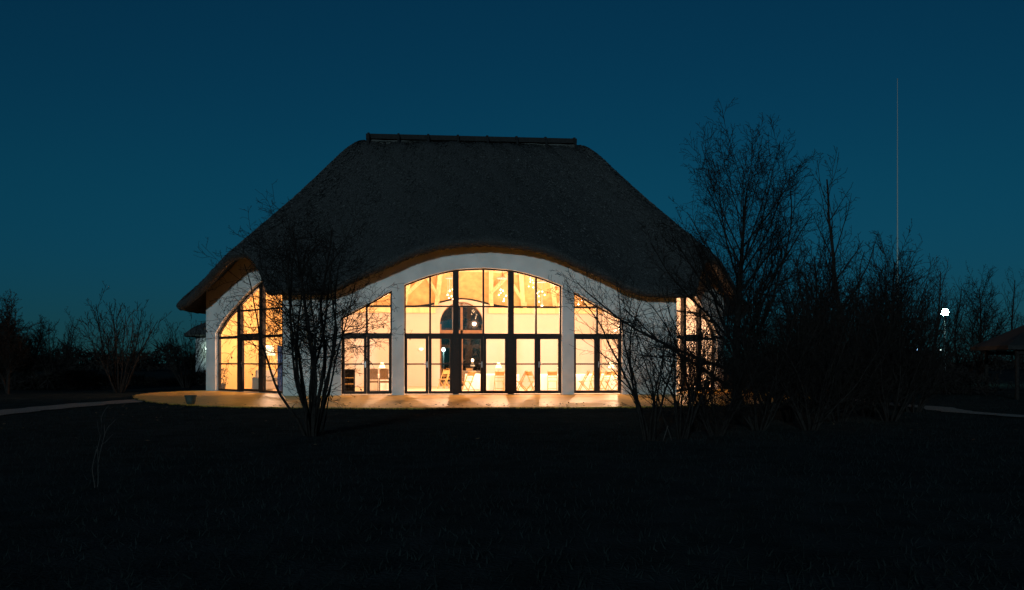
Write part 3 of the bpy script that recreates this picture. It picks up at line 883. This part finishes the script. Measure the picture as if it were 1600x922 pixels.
def grow(out, r, p, d, L, rad, lvl, P):
    seg = P['seg'][lvl]; n = max(3, int(L / seg) + 1)
    pts = [p]; dd = np.array(d, float)
    for i in range(n):
        dd = dd + r.normal(0, P['wob'][lvl], 3); dd[2] += P['up'][lvl]
        dd /= np.linalg.norm(dd); pts.append(pts[-1] + dd * (L / n))
    pts = np.array(pts); t = np.linspace(0, 1, n + 1)
    tip = P['tip'][lvl]
    rads = np.maximum(rad * (1 - t * (1 - tip)), P['minr'])
    out[lvl].append((pts, rads, P['k'][lvl]))
    if lvl + 1 >= len(P['n']) + 1: return
    nc = P['n'][lvl]; nc = max(1, int(round(nc * (0.75 + 0.5 * r.random()) * (1 if lvl == 0 else min(1.5, L / P['ref'][lvl])))))
    for c in range(nc):
        u = P['t0'][lvl] + (0.99 - P['t0'][lvl]) * ((c + r.random()) / nc)
        i = min(n - 1, int(u * n)); q = pts[i] + (pts[i+1] - pts[i]) * (u * n - i)
        ax = pts[i+1] - pts[i]; ax /= np.linalg.norm(ax)
        s = np.cross(ax, r.normal(0, 1, 3) if lvl else np.array([math.cos(c * 2.4 + 0.4 * r.random()), math.sin(c * 2.4), 0.05])); s /= np.linalg.norm(s)
        an = P['ang'][lvl] * (0.7 + 0.6 * r.random()) * (1 - P.get('close', 0.0) * u if lvl == 0 else 1)
        cd = ax * math.cos(an) + s * math.sin(an)
        cl = L * P['len'][lvl] * (1 - P['fall'][lvl] * u) * (0.7 + 0.6 * r.random())
        cr = max(P['minr'], rads[i] * P['rr'][lvl])
        grow(out, r, q, cd, cl, cr, lvl + 1, P)

TREE = dict(seg=[0.35, 0.22, 0.16, 0.12, 0.1], wob=[0.05, 0.09, 0.13, 0.16, 0.18], up=[0.05, 0.07, 0.04, 0.02, 0.0], tip=[0.22, 0.25, 0.35, 0.5, 0.6],
            k=[8, 6, 4, 3, 3], n=[26, 9, 5, 3], t0=[0.16, 0.15, 0.15, 0.15], ang=[0.95, 0.75, 0.75, 0.8], len=[0.50, 0.42, 0.45, 0.5],
            fall=[0.62, 0.55, 0.4, 0.3], rr=[0.45, 0.5, 0.55, 0.6], ref=[1, 2.0, 0.8, 0.4], minr=0.0045, close=0.45)
SHRUB = dict(seg=[0.25, 0.18, 0.14, 0.11, 0.1], wob=[0.08, 0.11, 0.15, 0.2, 0.2], up=[0.03, 0.05, 0.03, 0.0, 0.0], tip=[0.25, 0.3, 0.4, 0.6, 0.6],
             k=[7, 5, 4, 3, 3], n=[10, 6, 4, 2], t0=[0.28, 0.15, 0.1, 0.1], ang=[0.75, 0.75, 0.85, 0.9], len=[0.48, 0.42, 0.45, 0.5],
             fall=[0.5, 0.5, 0.3, 0.3], rr=[0.5, 0.5, 0.6, 0.7], ref=[1, 1.4, 0.6, 0.3], minr=0.0035)

def P_with(base, **kw): d = dict(base); d.update(kw); return d

def tree_meshes(seed, stems, P):
    """stems = [(base offset, direction, length, radius)]; returns trunk mesh, crown mesh and the twig tips"""
    r = np.random.default_rng(seed); out = [[] for _ in range(6)]
    for (o, d, L, rad) in stems:
        d = np.array(d, float); d /= np.linalg.norm(d)
        grow(out, r, np.array(o, float), d, L, rad, 0, P)
    trunk = tubes_mesh('trunk', out[0]); crown = tubes_mesh('crown', [t for l in out[1:] for t in l])
    tips = [t[0][-1] for l in out[3:] for t in l]
    return trunk, crown, tips

def zmax(me):
    a = np.empty(len(me.vertices) * 3, dtype=np.float32); me.vertices.foreach_get('co', a); return float(a[2::3].max())
def fit(s, loc, top):            # scale so that the crown reaches that photo row
    d = (loc - EYE); dep = d.x * math.sin(YAW) + d.y * math.cos(YAW)
    return (EYE.z + (HOR - top) * dep / F - loc.z) / max(zmax(s[0]), zmax(s[1]))
def place_tree(name, tm, cm, loc, rz, sc_, label, cat, group=None, mtl='bark'):
    t = empty(name, loc, rz); t.scale = sc_ if isinstance(sc_, tuple) else (sc_,) * 3
    link('trunk', tm, mtl, t); link('crown', cm, mtl, t)
    tag(t, label, cat, group)
    return t

def fan_stems(r, n, spread, L, rad, foot=0.15):
    out = []
    for i in range(n):
        a = 2 * math.pi * (i + r.uniform(-.3, .3)) / n; s = spread * r.uniform(0.45, 1.15)
        out.append(((foot * math.cos(a) * r.random(), foot * math.sin(a) * r.random(), -0.06), (math.cos(a) * s, math.sin(a) * s, 1.0), L * r.uniform(0.75, 1.1), rad * r.uniform(0.7, 1.15)))
    return out
R_ = random.Random(11)

# the shrub in front of the hall: a clump of stems, flaring into a wide twiggy head
b = G(488, 682)
stems = []
for (dx, dy, L, rad) in ((-0.34, 0.1, 4.7, .040), (-0.20, -0.2, 4.7, .038), (-0.07, 0.22, 5.0, .05), (0.02, -0.1, 4.9, .062), (0.10, 0.12, 4.9, .055), (0.16, -0.12, 4.8, .045),
                         (0.30, 0.05, 4.5, .036), (-0.56, -0.05, 4.4, .036), (0.08, -0.30, 4.3, .036), (-0.12, 0.32, 4.5, .042), (0.50, 0.2, 4.1, .030), (-0.03, 0.05, 4.6, .05), (0.04, 0.3, 4.4, .035), (-0.28, 0.3, 2.6, .02), (0.22, -0.3, 2.2, .018), (-0.1, -0.4, 1.8, .016), (0.34, 0.3, 2.4, .02), (-0.42, -0.3, 2.0, .016), (0.12, 0.5, 3.0, .024), (-0.16, -0.1, 3.6, .03)):
    stems.append(((dx * 0.26 + R_.uniform(-.07, .07), dy * 0.35, -0.06), (dx * 0.62, dy * 0.8, 1.0), L, rad))
PS = P_with(SHRUB, n=[9, 6, 4, 2], t0=[0.36, 0.12, 0.1, 0.1], ang=[1.05, 0.75, 0.85, 0.9], len=[0.50, 0.48, 0.45, 0.5], up=[0.01, 0.015, 0.02, 0, 0])
tm, cm, tips = tree_meshes(21, stems, PS)
shrub = place_tree('bare_shrub', tm, cm, b, 0.0, fit((tm, cm), b, 292), 'many stemmed bare shrub with a few dry leaves before the white wall', 'shrub')
v = []; f = []; r = random.Random(2)
low = [p for p in tips if 0.6 < p[2] < 3.2]
for p in r.sample(low, min(300, len(low))):
    c = Vector(p); d = Vector((r.uniform(-.5, .5), r.uniform(-.5, .5), -1)).normalized() * r.uniform(0.05, 0.085); s = d.cross(Vector((r.uniform(-1, 1), r.uniform(-1, 1), 0.2))).normalized() * 0.02
    i = len(v); v += [c, c + d * .5 + s, c + d, c + d * .5 - s]; f.append((i, i+1, i+2, i+3))
tag(link('dry_leaves', mesh('dry_leaves', v, f), 'leaf', shrub), kind='stuff')

# the tall bare tree right of the hall
b = G(1150, 662)
PT = P_with(TREE, n=[30, 9, 5, 3], t0=[0.15, 0.18, 0.12, 0.15], ang=[1.18, 0.55, 0.7, 0.8], tip=[0.12, 0.25, 0.35, 0.5, 0.6], len=[0.78, 0.40, 0.42, 0.5], fall=[0.50, 0.5, 0.4, 0.3], up=[0.01, 0.022, 0.03, 0.02, 0], wob=[0.012, 0.05, 0.10, 0.15, 0.18], close=0.60, rr=[0.38, 0.52, 0.55, 0.6], minr=0.0055)
tm, cm, _ = tree_meshes(8, [((0, 0, -0.06), (0.0, 0.0, 1), 7.6, 0.20)], PT)
place_tree('bare_tree', tm, cm, b, 0.6, fit((tm, cm), b, 160), 'tall bare tree with ascending branches at the corner of the hall', 'tree')

# shrubs and saplings at the right corner of the terrace
sA = tree_meshes(31, fan_stems(R_, 8, 0.30, 3.2, .030), P_with(SHRUB, n=[10, 6, 4], k=[6, 4, 3, 3, 3]))
sB = tree_meshes(32, fan_stems(R_, 10, 0.42, 2.8, .026), P_with(SHRUB, n=[12, 7, 4], k=[6, 4, 3, 3, 3]))
sC = tree_meshes(33, fan_stems(R_, 12, 0.62, 2.6, .024), P_with(SHRUB, n=[13, 8, 4], k=[6, 4, 3, 3, 3], t0=[0.12, 0.1, 0.1, 0.1]))
tA = tree_meshes(41, [((0, 0, -0.06), (0.04, 0, 1), 7.0, 0.10)], P_with(TREE, n=[24, 8, 5], k=[6, 4, 3, 3, 3], t0=[0.14, 0.12, 0.1, 0.1], len=[0.42, 0.42, 0.45, 0.5], up=[0.03, 0.10, 0.05, 0, 0], minr=0.006))
tB = tree_meshes(42, [((0, 0, -0.06), (-0.05, 0, 1), 5.6, 0.09), ((0.1, 0, -0.06), (0.22, 0.05, 1), 4.8, 0.06)], P_with(TREE, n=[26, 9, 5], k=[6, 4, 3, 3, 3], t0=[0.10, 0.1, 0.1, 0.1], len=[0.60, 0.45, 0.45, 0.5], minr=0.007))
SH = [(1016, 690, sA, 0.95, 0.2, 'slim bare shrub before the blank white wall right of the narrow window'),
      (1062, 688, sB, 0.95, 1.1, 'dense bare shrub before the last lit window'),
      (1085, 676, sA, 0.92, 2.5, 'upright bare shrub between the last lit window and the tall tree'),
      (1120, 684, sC, 0.80, 0.4, 'low spreading bare shrub at the foot of the tall tree'),
      (1185, 672, sC, 1.05, 1.7, 'broad bare shrub just beyond the tall tree trunk'),
      (1235, 660, sB, 1.35, 3.1, 'tall dense thicket shrub next to the broad shrub by the tall tree'),
      (1265, 672, sC, 1.10, 4.4, 'low thicket shrub in front of the slender tree row'),
      (1310, 660, sC, 1.25, 5.2, 'thicket shrub under the slender forked tree'),
      (1352, 652, sB, 1.45, 0.9, 'thicket shrub in the middle of the dark thicket'),
      (1390, 658, sC, 1.25, 2.2, 'thicket shrub under the round headed tree'),
      (1425, 646, sC, 1.45, 3.3, 'thicket shrub where the dark thicket meets the path'),
      (1205, 640, sC, 1.65, 0.1, 'deep thicket shrub behind the broad shrub by the tall tree'),
      (1290, 636, sC, 1.8, 1.0, 'deep thicket shrub behind the slender tree row'),
      (1370, 632, sC, 1.9, 2.8, 'deep thicket shrub behind the round headed tree')]
for px, py, s, k_, rz, lab in SH:
    place_tree('bare_shrub', s[0], s[1], G(px, py), rz, k_, lab, 'shrub', 'thicket shrubs right of the hall')
TR = [(1242, 645, tA, 370, 0.4, 'slim bare tree next to the tall tree'),
      (1305, 640, tA, 232, 2.0, 'slender bare tree rising above the thicket'),
      (1270, 636, tB, 335, 1.0, 'forked bare tree behind the slender tree'),
      (1400, 634, tB, 345, 3.9, 'round headed bare tree below the thin mast'),
      (1462, 622, tA, 400, 5.3, 'thin bare tree beside the street lamp'),
      (1528, 612, tB, 405, 0.8, 'wide bare tree behind the pavilion roof'),
      (1590, 612, tA, 415, 2.9, 'bare tree at the far end of the pavilion'),
      (1500, 608, tA, 430, 4.1, 'bare tree between street lamp and pavilion')]
for px, py, s, k_, rz, lab in TR:
    place_tree('bare_tree', s[0], s[1], G(px, py), rz, fit(s, G(px, py), k_), lab, 'tree', 'bare trees right of the hall')

# left of the hall
lf = tree_meshes(51, fan_stems(R_, 13, 0.62, 4.0, .045), P_with(SHRUB, n=[9, 6, 3], k=[6, 4, 3, 3, 3], t0=[0.25, 0.2, 0.1, 0.1], ang=[0.55, 0.6, 0.8, 0.9], len=[0.42, 0.4, 0.45, 0.5], wob=[0.035, 0.07, 0.12, 0.2, 0.2], minr=0.008))
tD = tree_meshes(52, [((0, 0, -0.06), (0.1, 0, 1), 5.2, 0.13), ((0.05, 0.1, -0.06), (-0.3, 0.1, 1), 4.4, 0.09)], P_with(TREE, n=[22, 9, 5, 3], k=[6, 4, 3, 3, 3], t0=[0.2, 0.1, 0.1, 0.1], len=[0.60, 0.5, 0.5, 0.5], wob=[0.10, 0.16, 0.2, 0.22, 0.2], minr=0.010))
place_tree('bare_shrub', lf[0], lf[1], G(186, 619), 0.3, 1.0, 'fan shaped bare shrub standing beside the terrace tip', 'shrub')
place_tree('bare_shrub', lf[0], lf[1], G(292, 611), 2.3, 0.85, 'bare shrub growing next to the hall wall before the round hut', 'shrub')
place_tree('bare_shrub', lf[0], lf[1], G(90, 613), 4.0, 0.85, 'leaning bare shrub between the fan shaped shrub and the dark trees', 'shrub')
LT = [(12, 622, tD, 452, 0.2, 'gnarled bare tree at the edge of the dark hedge near the path'),
      (52, 612, tD, 490, 2.0, 'gnarled bare tree beside the leaning shrub'),
      (-30, 615, tD, 440, 4.2, 'gnarled bare tree where the path leaves the garden')]
for px, py, s, k_, rz, lab in LT:
    place_tree('bare_tree', s[0], s[1], G(px, py), rz, fit(s, G(px, py), k_), lab, 'tree', 'gnarled trees left of the hall')

def hedge(name, pts, h, wd, seed, n, m='bark', big=1.0):
    """dense twiggy hedge, one mass"""
    r = random.Random(seed); v = []; f = []
    P = smooth_line(pts, 12)
    for i in range(n):
        c = P[r.randrange(len(P))]; x = c.x + r.gauss(0, wd); y = c.y + r.gauss(0, wd); hh = h * (0.7 + 0.45 * math.sin(x * 0.8) * math.sin(x * 0.37 + 1)) 
        z = gz(x, y) + hh * r.random() ** 0.8
        d = Vector((r.gauss(0, .6), r.gauss(0, .6), r.uniform(.1, 1))).normalized() * r.uniform(.15, .5) * big; s = d.cross(Vector((r.uniform(-1, 1), r.uniform(-1, 1), .3))).normalized() * r.uniform(.012, .035) * big
        p = Vector((x, y, z)); k_ = len(v); v += [p - s, p + s, p + d]; f.append((k_, k_+1, k_+2))
    o = link(name, mesh(name, v, f), m); tag(o, kind='stuff'); return o
q = [G(px, 614) for px in (-160, -40, 60, 140)]
o = hedge('hedge', [(p.x, p.y) for p in q], 1.3, 0.7, 4, 9000); tag(o, 'dark twiggy hedge along the edge of the lawn by the gnarled trees', 'hedge')
q = [G(px, 607) for px in (100, 200, 290, 340)]
o = hedge('hedge', [(p.x, p.y) for p in q], 0.8, 0.7, 5, 5000); tag(o, 'low dark hedge behind the fan shaped shrub', 'hedge')
q = [G(px, 622) for px in (1180, 1260, 1340, 1420, 1500)]
o = hedge('hedge', [(p.x, p.y) for p in q], 1.7, 0.9, 6, 12000); tag(o, 'dark hedge running through the thicket behind the bare trees', 'hedge')
far = [(-160, 120), (-90, 130), (-30, 125), (40, 130), (110, 125), (180, 110)]
o = hedge('far_wood', far, 3.6, 4.0, 8, 24000, big=5.0); tag(o, 'far dark wood along the horizon behind the hall', 'wood')

o = hedge('hedge', [(-7, 24), (-2, 24.5), (4, 24), (9, 24)], 5.0, 0.9, 12, 12000, big=1.6); tag(o, 'tall dark hedge outside the rear arched door', 'hedge')

# ------------------------------------------------------------------ lawn details
r = np.random.default_rng(9); NB = 110000
bx = r.uniform(-24, 24, NB); by = -40 + 6.5 + (r.random(NB) ** 1.25) * 33
ex = np.array([p.x for p in edge]); ey = np.array([p.y for p in edge])
lim = np.interp(bx, ex, ey)
keep = (by < lim + 0.04) | (np.abs(bx) > 14)
bx, by = bx[keep], by[keep]
ne = 26000; k_ = r.integers(0, len(edge) - 1, ne); tt = r.random(ne)
exx = ex[k_] + (ex[k_ + 1] - ex[k_]) * tt; eyy = ey[k_] + (ey[k_ + 1] - ey[k_]) * tt - np.abs(r.normal(0, 0.12, ne)) + 0.02
bx = np.concatenate([bx, exx]); by = np.concatenate([by, eyy])
bz = np.array([gz(a, b_) for a, b_ in zip(bx, by)]) - 0.005
n = len(bx); h = r.uniform(0.03, 0.085, n); h[-ne:] *= 1.3; an = r.uniform(0, 6.283, n); wd = r.uniform(0.004, 0.009, n); lean = r.normal(0, 0.035, (n, 2))
V = np.empty((n, 3, 3)); V[:, 0] = np.stack([bx - np.cos(an) * wd, by - np.sin(an) * wd, bz], 1); V[:, 1] = np.stack([bx + np.cos(an) * wd, by + np.sin(an) * wd, bz], 1)
V[:, 2] = np.stack([bx + lean[:, 0], by + lean[:, 1], bz + h], 1)
me = bpy.data.meshes.new('grass'); me.vertices.add(n * 3); me.vertices.foreach_set('co', V.ravel().astype(np.float32))
me.loops.add(n * 3); me.loops.foreach_set('vertex_index', np.arange(n * 3, dtype=np.int32)); me.polygons.add(n); me.polygons.foreach_set('loop_start', np.arange(0, n * 3, 3, dtype=np.int32)); me.update(calc_edges=True)
tag(link('grass', me, 'grass'), 'short dark grass of the lawn before the terrace', 'grass', kind='stuff')

v = []; f = []; r2 = random.Random(77)     # fallen leaves blown over the lawn and the terrace edge
for i in range(420):
    x = r2.uniform(-13, 14); y = r2.uniform(-22, -3.5) if i % 4 == 0 else r2.gauss(-6.0, 0.8)
    on = y > np.interp(x, ex, ey) + 0.1 and abs(x) < 11
    c = Vector((x, y, (tz(y) + 0.012) if on else gz(x, y) + 0.05)); a = r2.uniform(0, 6.28); d = Vector((math.cos(a), math.sin(a), r2.uniform(-.1, .3))) * r2.uniform(0.03, 0.06); n_ = Vector((-d.y, d.x, r2.uniform(0, .03))) * 0.45
    k_ = len(v); v += [c - d, c + n_, c + d, c - n_]; f.append((k_, k_ + 1, k_ + 2, k_ + 3))
tag(link('fallen_leaves', mesh('fallen_leaves', v, f), 'leaf'), 'scattered brown fallen leaves on the lawn and terrace edge', 'leaves', kind='stuff')
sp = tree_meshes(61, [((0, 0, -0.05), (-0.05, 0, 1), 0.95, .007), ((0.02, 0, -0.05), (0.12, 0.05, 1), 0.80, .006)], P_with(SHRUB, n=[4], seg=[0.1, 0.08, .1, .1, .1], wob=[.09, .12, .1, .1, .1], t0=[0.3], ang=[0.5], len=[0.3], k=[5, 4, 3, 3, 3]))
place_tree('sapling', sp[0], sp[1], G(149, 760), 0.3, 1.05, 'pale leafless sapling standing alone in the open lawn', 'sapling', mtl='pale')
p = G(1043, 690); t = empty('forked_stick', p); tag(t, 'pale forked stick stuck upside down in the lawn before the shrubs', 'stick')
MB().tube([(-0.10, 0, -0.02), (-0.04, 0.01, 0.16), (0.01, 0, 0.31)], [0.006, 0.008, 0.010], 7).build('stick', 'pale', t)
MB().tube([(0.10, 0.03, -0.02), (0.055, 0.02, 0.12), (0.012, 0.004, 0.25)], [0.005, 0.006, 0.007], 7).build('side_prong', 'pale', t)
p = G(298, 632, -0.16); p.z = tz(p.y)
t = empty('flower_pot', p); tag(t, 'squat dark green pot standing at the edge of the terrace', 'pot')
MB().lathe([(0.12, 0.0), (0.17, 0.10), (0.185, 0.24), (0.205, 0.25), (0.205, 0.30), (0.17, 0.30), (0.16, 0.24)], 20).build('pot_body', 'green', t, smooth=False)
MB().lathe([(0.15, 0.235), (0.08, 0.262), (0.02, 0.27)], 16).build('soil', 'bark', t)

# ------------------------------------------------------------------ beyond the garden
def street_lamp(p, zl):
    t = empty('street_lamp', p); tag(t, 'tall street lamp with glowing greenish white head behind the thicket', 'street lamp')
    h = zl - p.z
    MB().tube([(0, 0, -0.1), (0, 0, h * 0.5), (0, 0, h)], [0.07, 0.055, 0.04], 10).build('pole', 'greypaint', t)
    MB().lathe([(0.13, -0.1), (0.10, 0.5), (0.07, 0.55)], 12).build('base', 'steel', t)
    MB().lathe([(0.045, h - 0.02), (0.07, h + 0.02), (0.07, h + 0.06)], 14).build('collar', 'black', t)
    g = [(0.25 * math.sin(a), h + 0.28 - 0.25 * math.cos(a)) for a in [0.5 + 2.5 * k_ / 10 for k_ in range(11)]]
    MB().lathe(g, 20).build('globe', 'teal', t, smooth=True)
p = U(1476, 488, 24.0); street_lamp(Vector((p.x, p.y, -0.25)), p.z - 0.28)
p = U(1402, 125, 30.0); t = empty('mast', (p.x, p.y, -0.25)); tag(t, 'very tall thin white mast rising above the round headed tree', 'mast')
H = p.z + 0.25
MB().tube([(0, 0, -0.1), (0, 0, H * 0.5), (0, 0, H)], [0.060, 0.045, 0.022], 8).build('pole', 'mastw', t)
MB().lathe([(0.2, 0), (0.2, 0.05), (0.1, 0.08)], 14).build('base_plate', 'steel', t)
MB().lathe([(0.02, H), (0.06, H + 0.05), (0.02, H + 0.10)], 10).build('finial', 'mastw', t)
for (px, m, lab) in ((1433, 'bluel', 'tiny bluish light on a post far behind the thicket'), (1470, 'whitel', 'tiny white light on a post far behind the thicket')):
    p = U(px, 547, 60.0); t = empty('path_light', (p.x, p.y, -0.25)); tag(t, lab, 'light')
    MB().tube([(0, 0, -0.1), (0, 0, p.z + 0.2)], 0.04, 8).build('post', 'black', t)
    MB().lathe([(0.03, p.z + 0.2), (0.09, p.z + 0.25), (0.09, p.z + 0.33), (0.03, p.z + 0.38)], 10).build('lantern', m, t)

def pavilion(p, label):
    t = empty('pavilion', p, math.radians(-14)); tag(t, label, 'pavilion')
    wx, wy, ze, zr = 2.6, 2.3, 2.35, 3.45
    for sx in (-1, 1):
        for sy in (-1, 1):
            MB().tube([(sx*2.1, sy*1.8, -0.1), (sx*2.1, sy*1.8, ze)], 0.08, 10).build('post', 'bark', t)
    vv = [(-wx, -wy, ze), (wx, -wy, ze), (wx, wy, ze), (-wx, wy, ze), (-0.7, 0, zr), (0.7, 0, zr)]
    lo = [(x, y, z - 0.16) for x, y, z in vv]
    rf = MB().add(vv + lo, [(0, 1, 5, 4), (1, 2, 5), (2, 3, 4, 5), (3, 0, 4), (6, 10, 11, 7), (7, 11, 8), (8, 11, 10, 9), (9, 10, 6), (0, 6, 7, 1), (1, 7, 8, 2), (2, 8, 9, 3), (3, 9, 6, 0)]).build('roof', 'ridge', t)
    MB().box(-0.8, 0.8, -0.08, 0.08, zr + 0.004, zr + 0.08).build('ridge_board', 'ridge', rf)
    for sy in (-1, 1): MB().box(-2.1, 2.1, sy*1.8 - 0.06, sy*1.8 + 0.06, ze - 0.34, ze - 0.18).build('beam', 'bark', t)
p = G(1612, 628); pavilion(Vector((p.x + 2.1, p.y + 1.6, -0.40)), 'dark open pavilion with black hipped roof beside the path')

def hut(p):
    t = empty('round_hut', p); tag(t, 'small round thatched hut half hidden behind the hall wall', 'hut')
    MB().lathe([(2.7, -0.1), (2.7, 3.5)], 40).build('wall', 'plaster', t, smooth=True)
    r = random.Random(4)
    MB().lathe([(2.6, 3.35), (3.45, 3.30), (3.50, 3.50), (2.9, 3.95), (2.0, 4.35), (1.0, 4.60), (0.1, 4.66)], 44, wob=lambda a, z: 1 + 0.012 * math.sin(9*a)).build('roof', 'thatch', t, smooth=True)
    a = math.radians(238); c = Vector((2.72 * math.cos(a), 2.72 * math.sin(a), 2.5))
    l = empty('wall_lamp', p + c); tag(l, 'small greenish wall lamp on the round hut', 'lamp')
    MB().box(-0.05, 0.05, -0.05, 0.05, -0.1, 0.1).build('bracket', 'black', l)
    MB().lathe([(0.04, -0.16), (0.08, -0.10), (0.08, 0.06), (0.04, 0.12)], 12, (-0.08, -0.14, 0)).build('lantern', 'whitel', l)
    point('wall_lamp_light', (-0.25, -0.5, 0), 25, (0.7, 1.0, 0.75), 0.08, l)
p = U(281, 515, 30.0); hut(Vector((p.x + 3.4, p.y + 2.0, -0.25)))

def garden_lamp(p, zl):
    t = empty('garden_lamp', p); tag(t, 'glowing garden lamp on a post seen through the rear arched door', 'lamp')
    MB().tube([(0, 0, -0.1), (0, 0, zl)], 0.045, 10).build('post', 'mastw', t)
    MB().lathe([(0.03, zl), (0.11, zl + 0.06), (0.13, zl + 0.14), (0.10, zl + 0.22), (0.03, zl + 0.27)], 14).build('globe', 'whitel', t, smooth=True)
    point('garden_lamp_light', (0, -0.3, zl + 0.1), 60, (0.45, 0.95, 1.0), 0.1, t)
p = U(693, 546, 19.0); garden_lamp(Vector((p.x, p.y, -0.25)), p.z + 0.1)
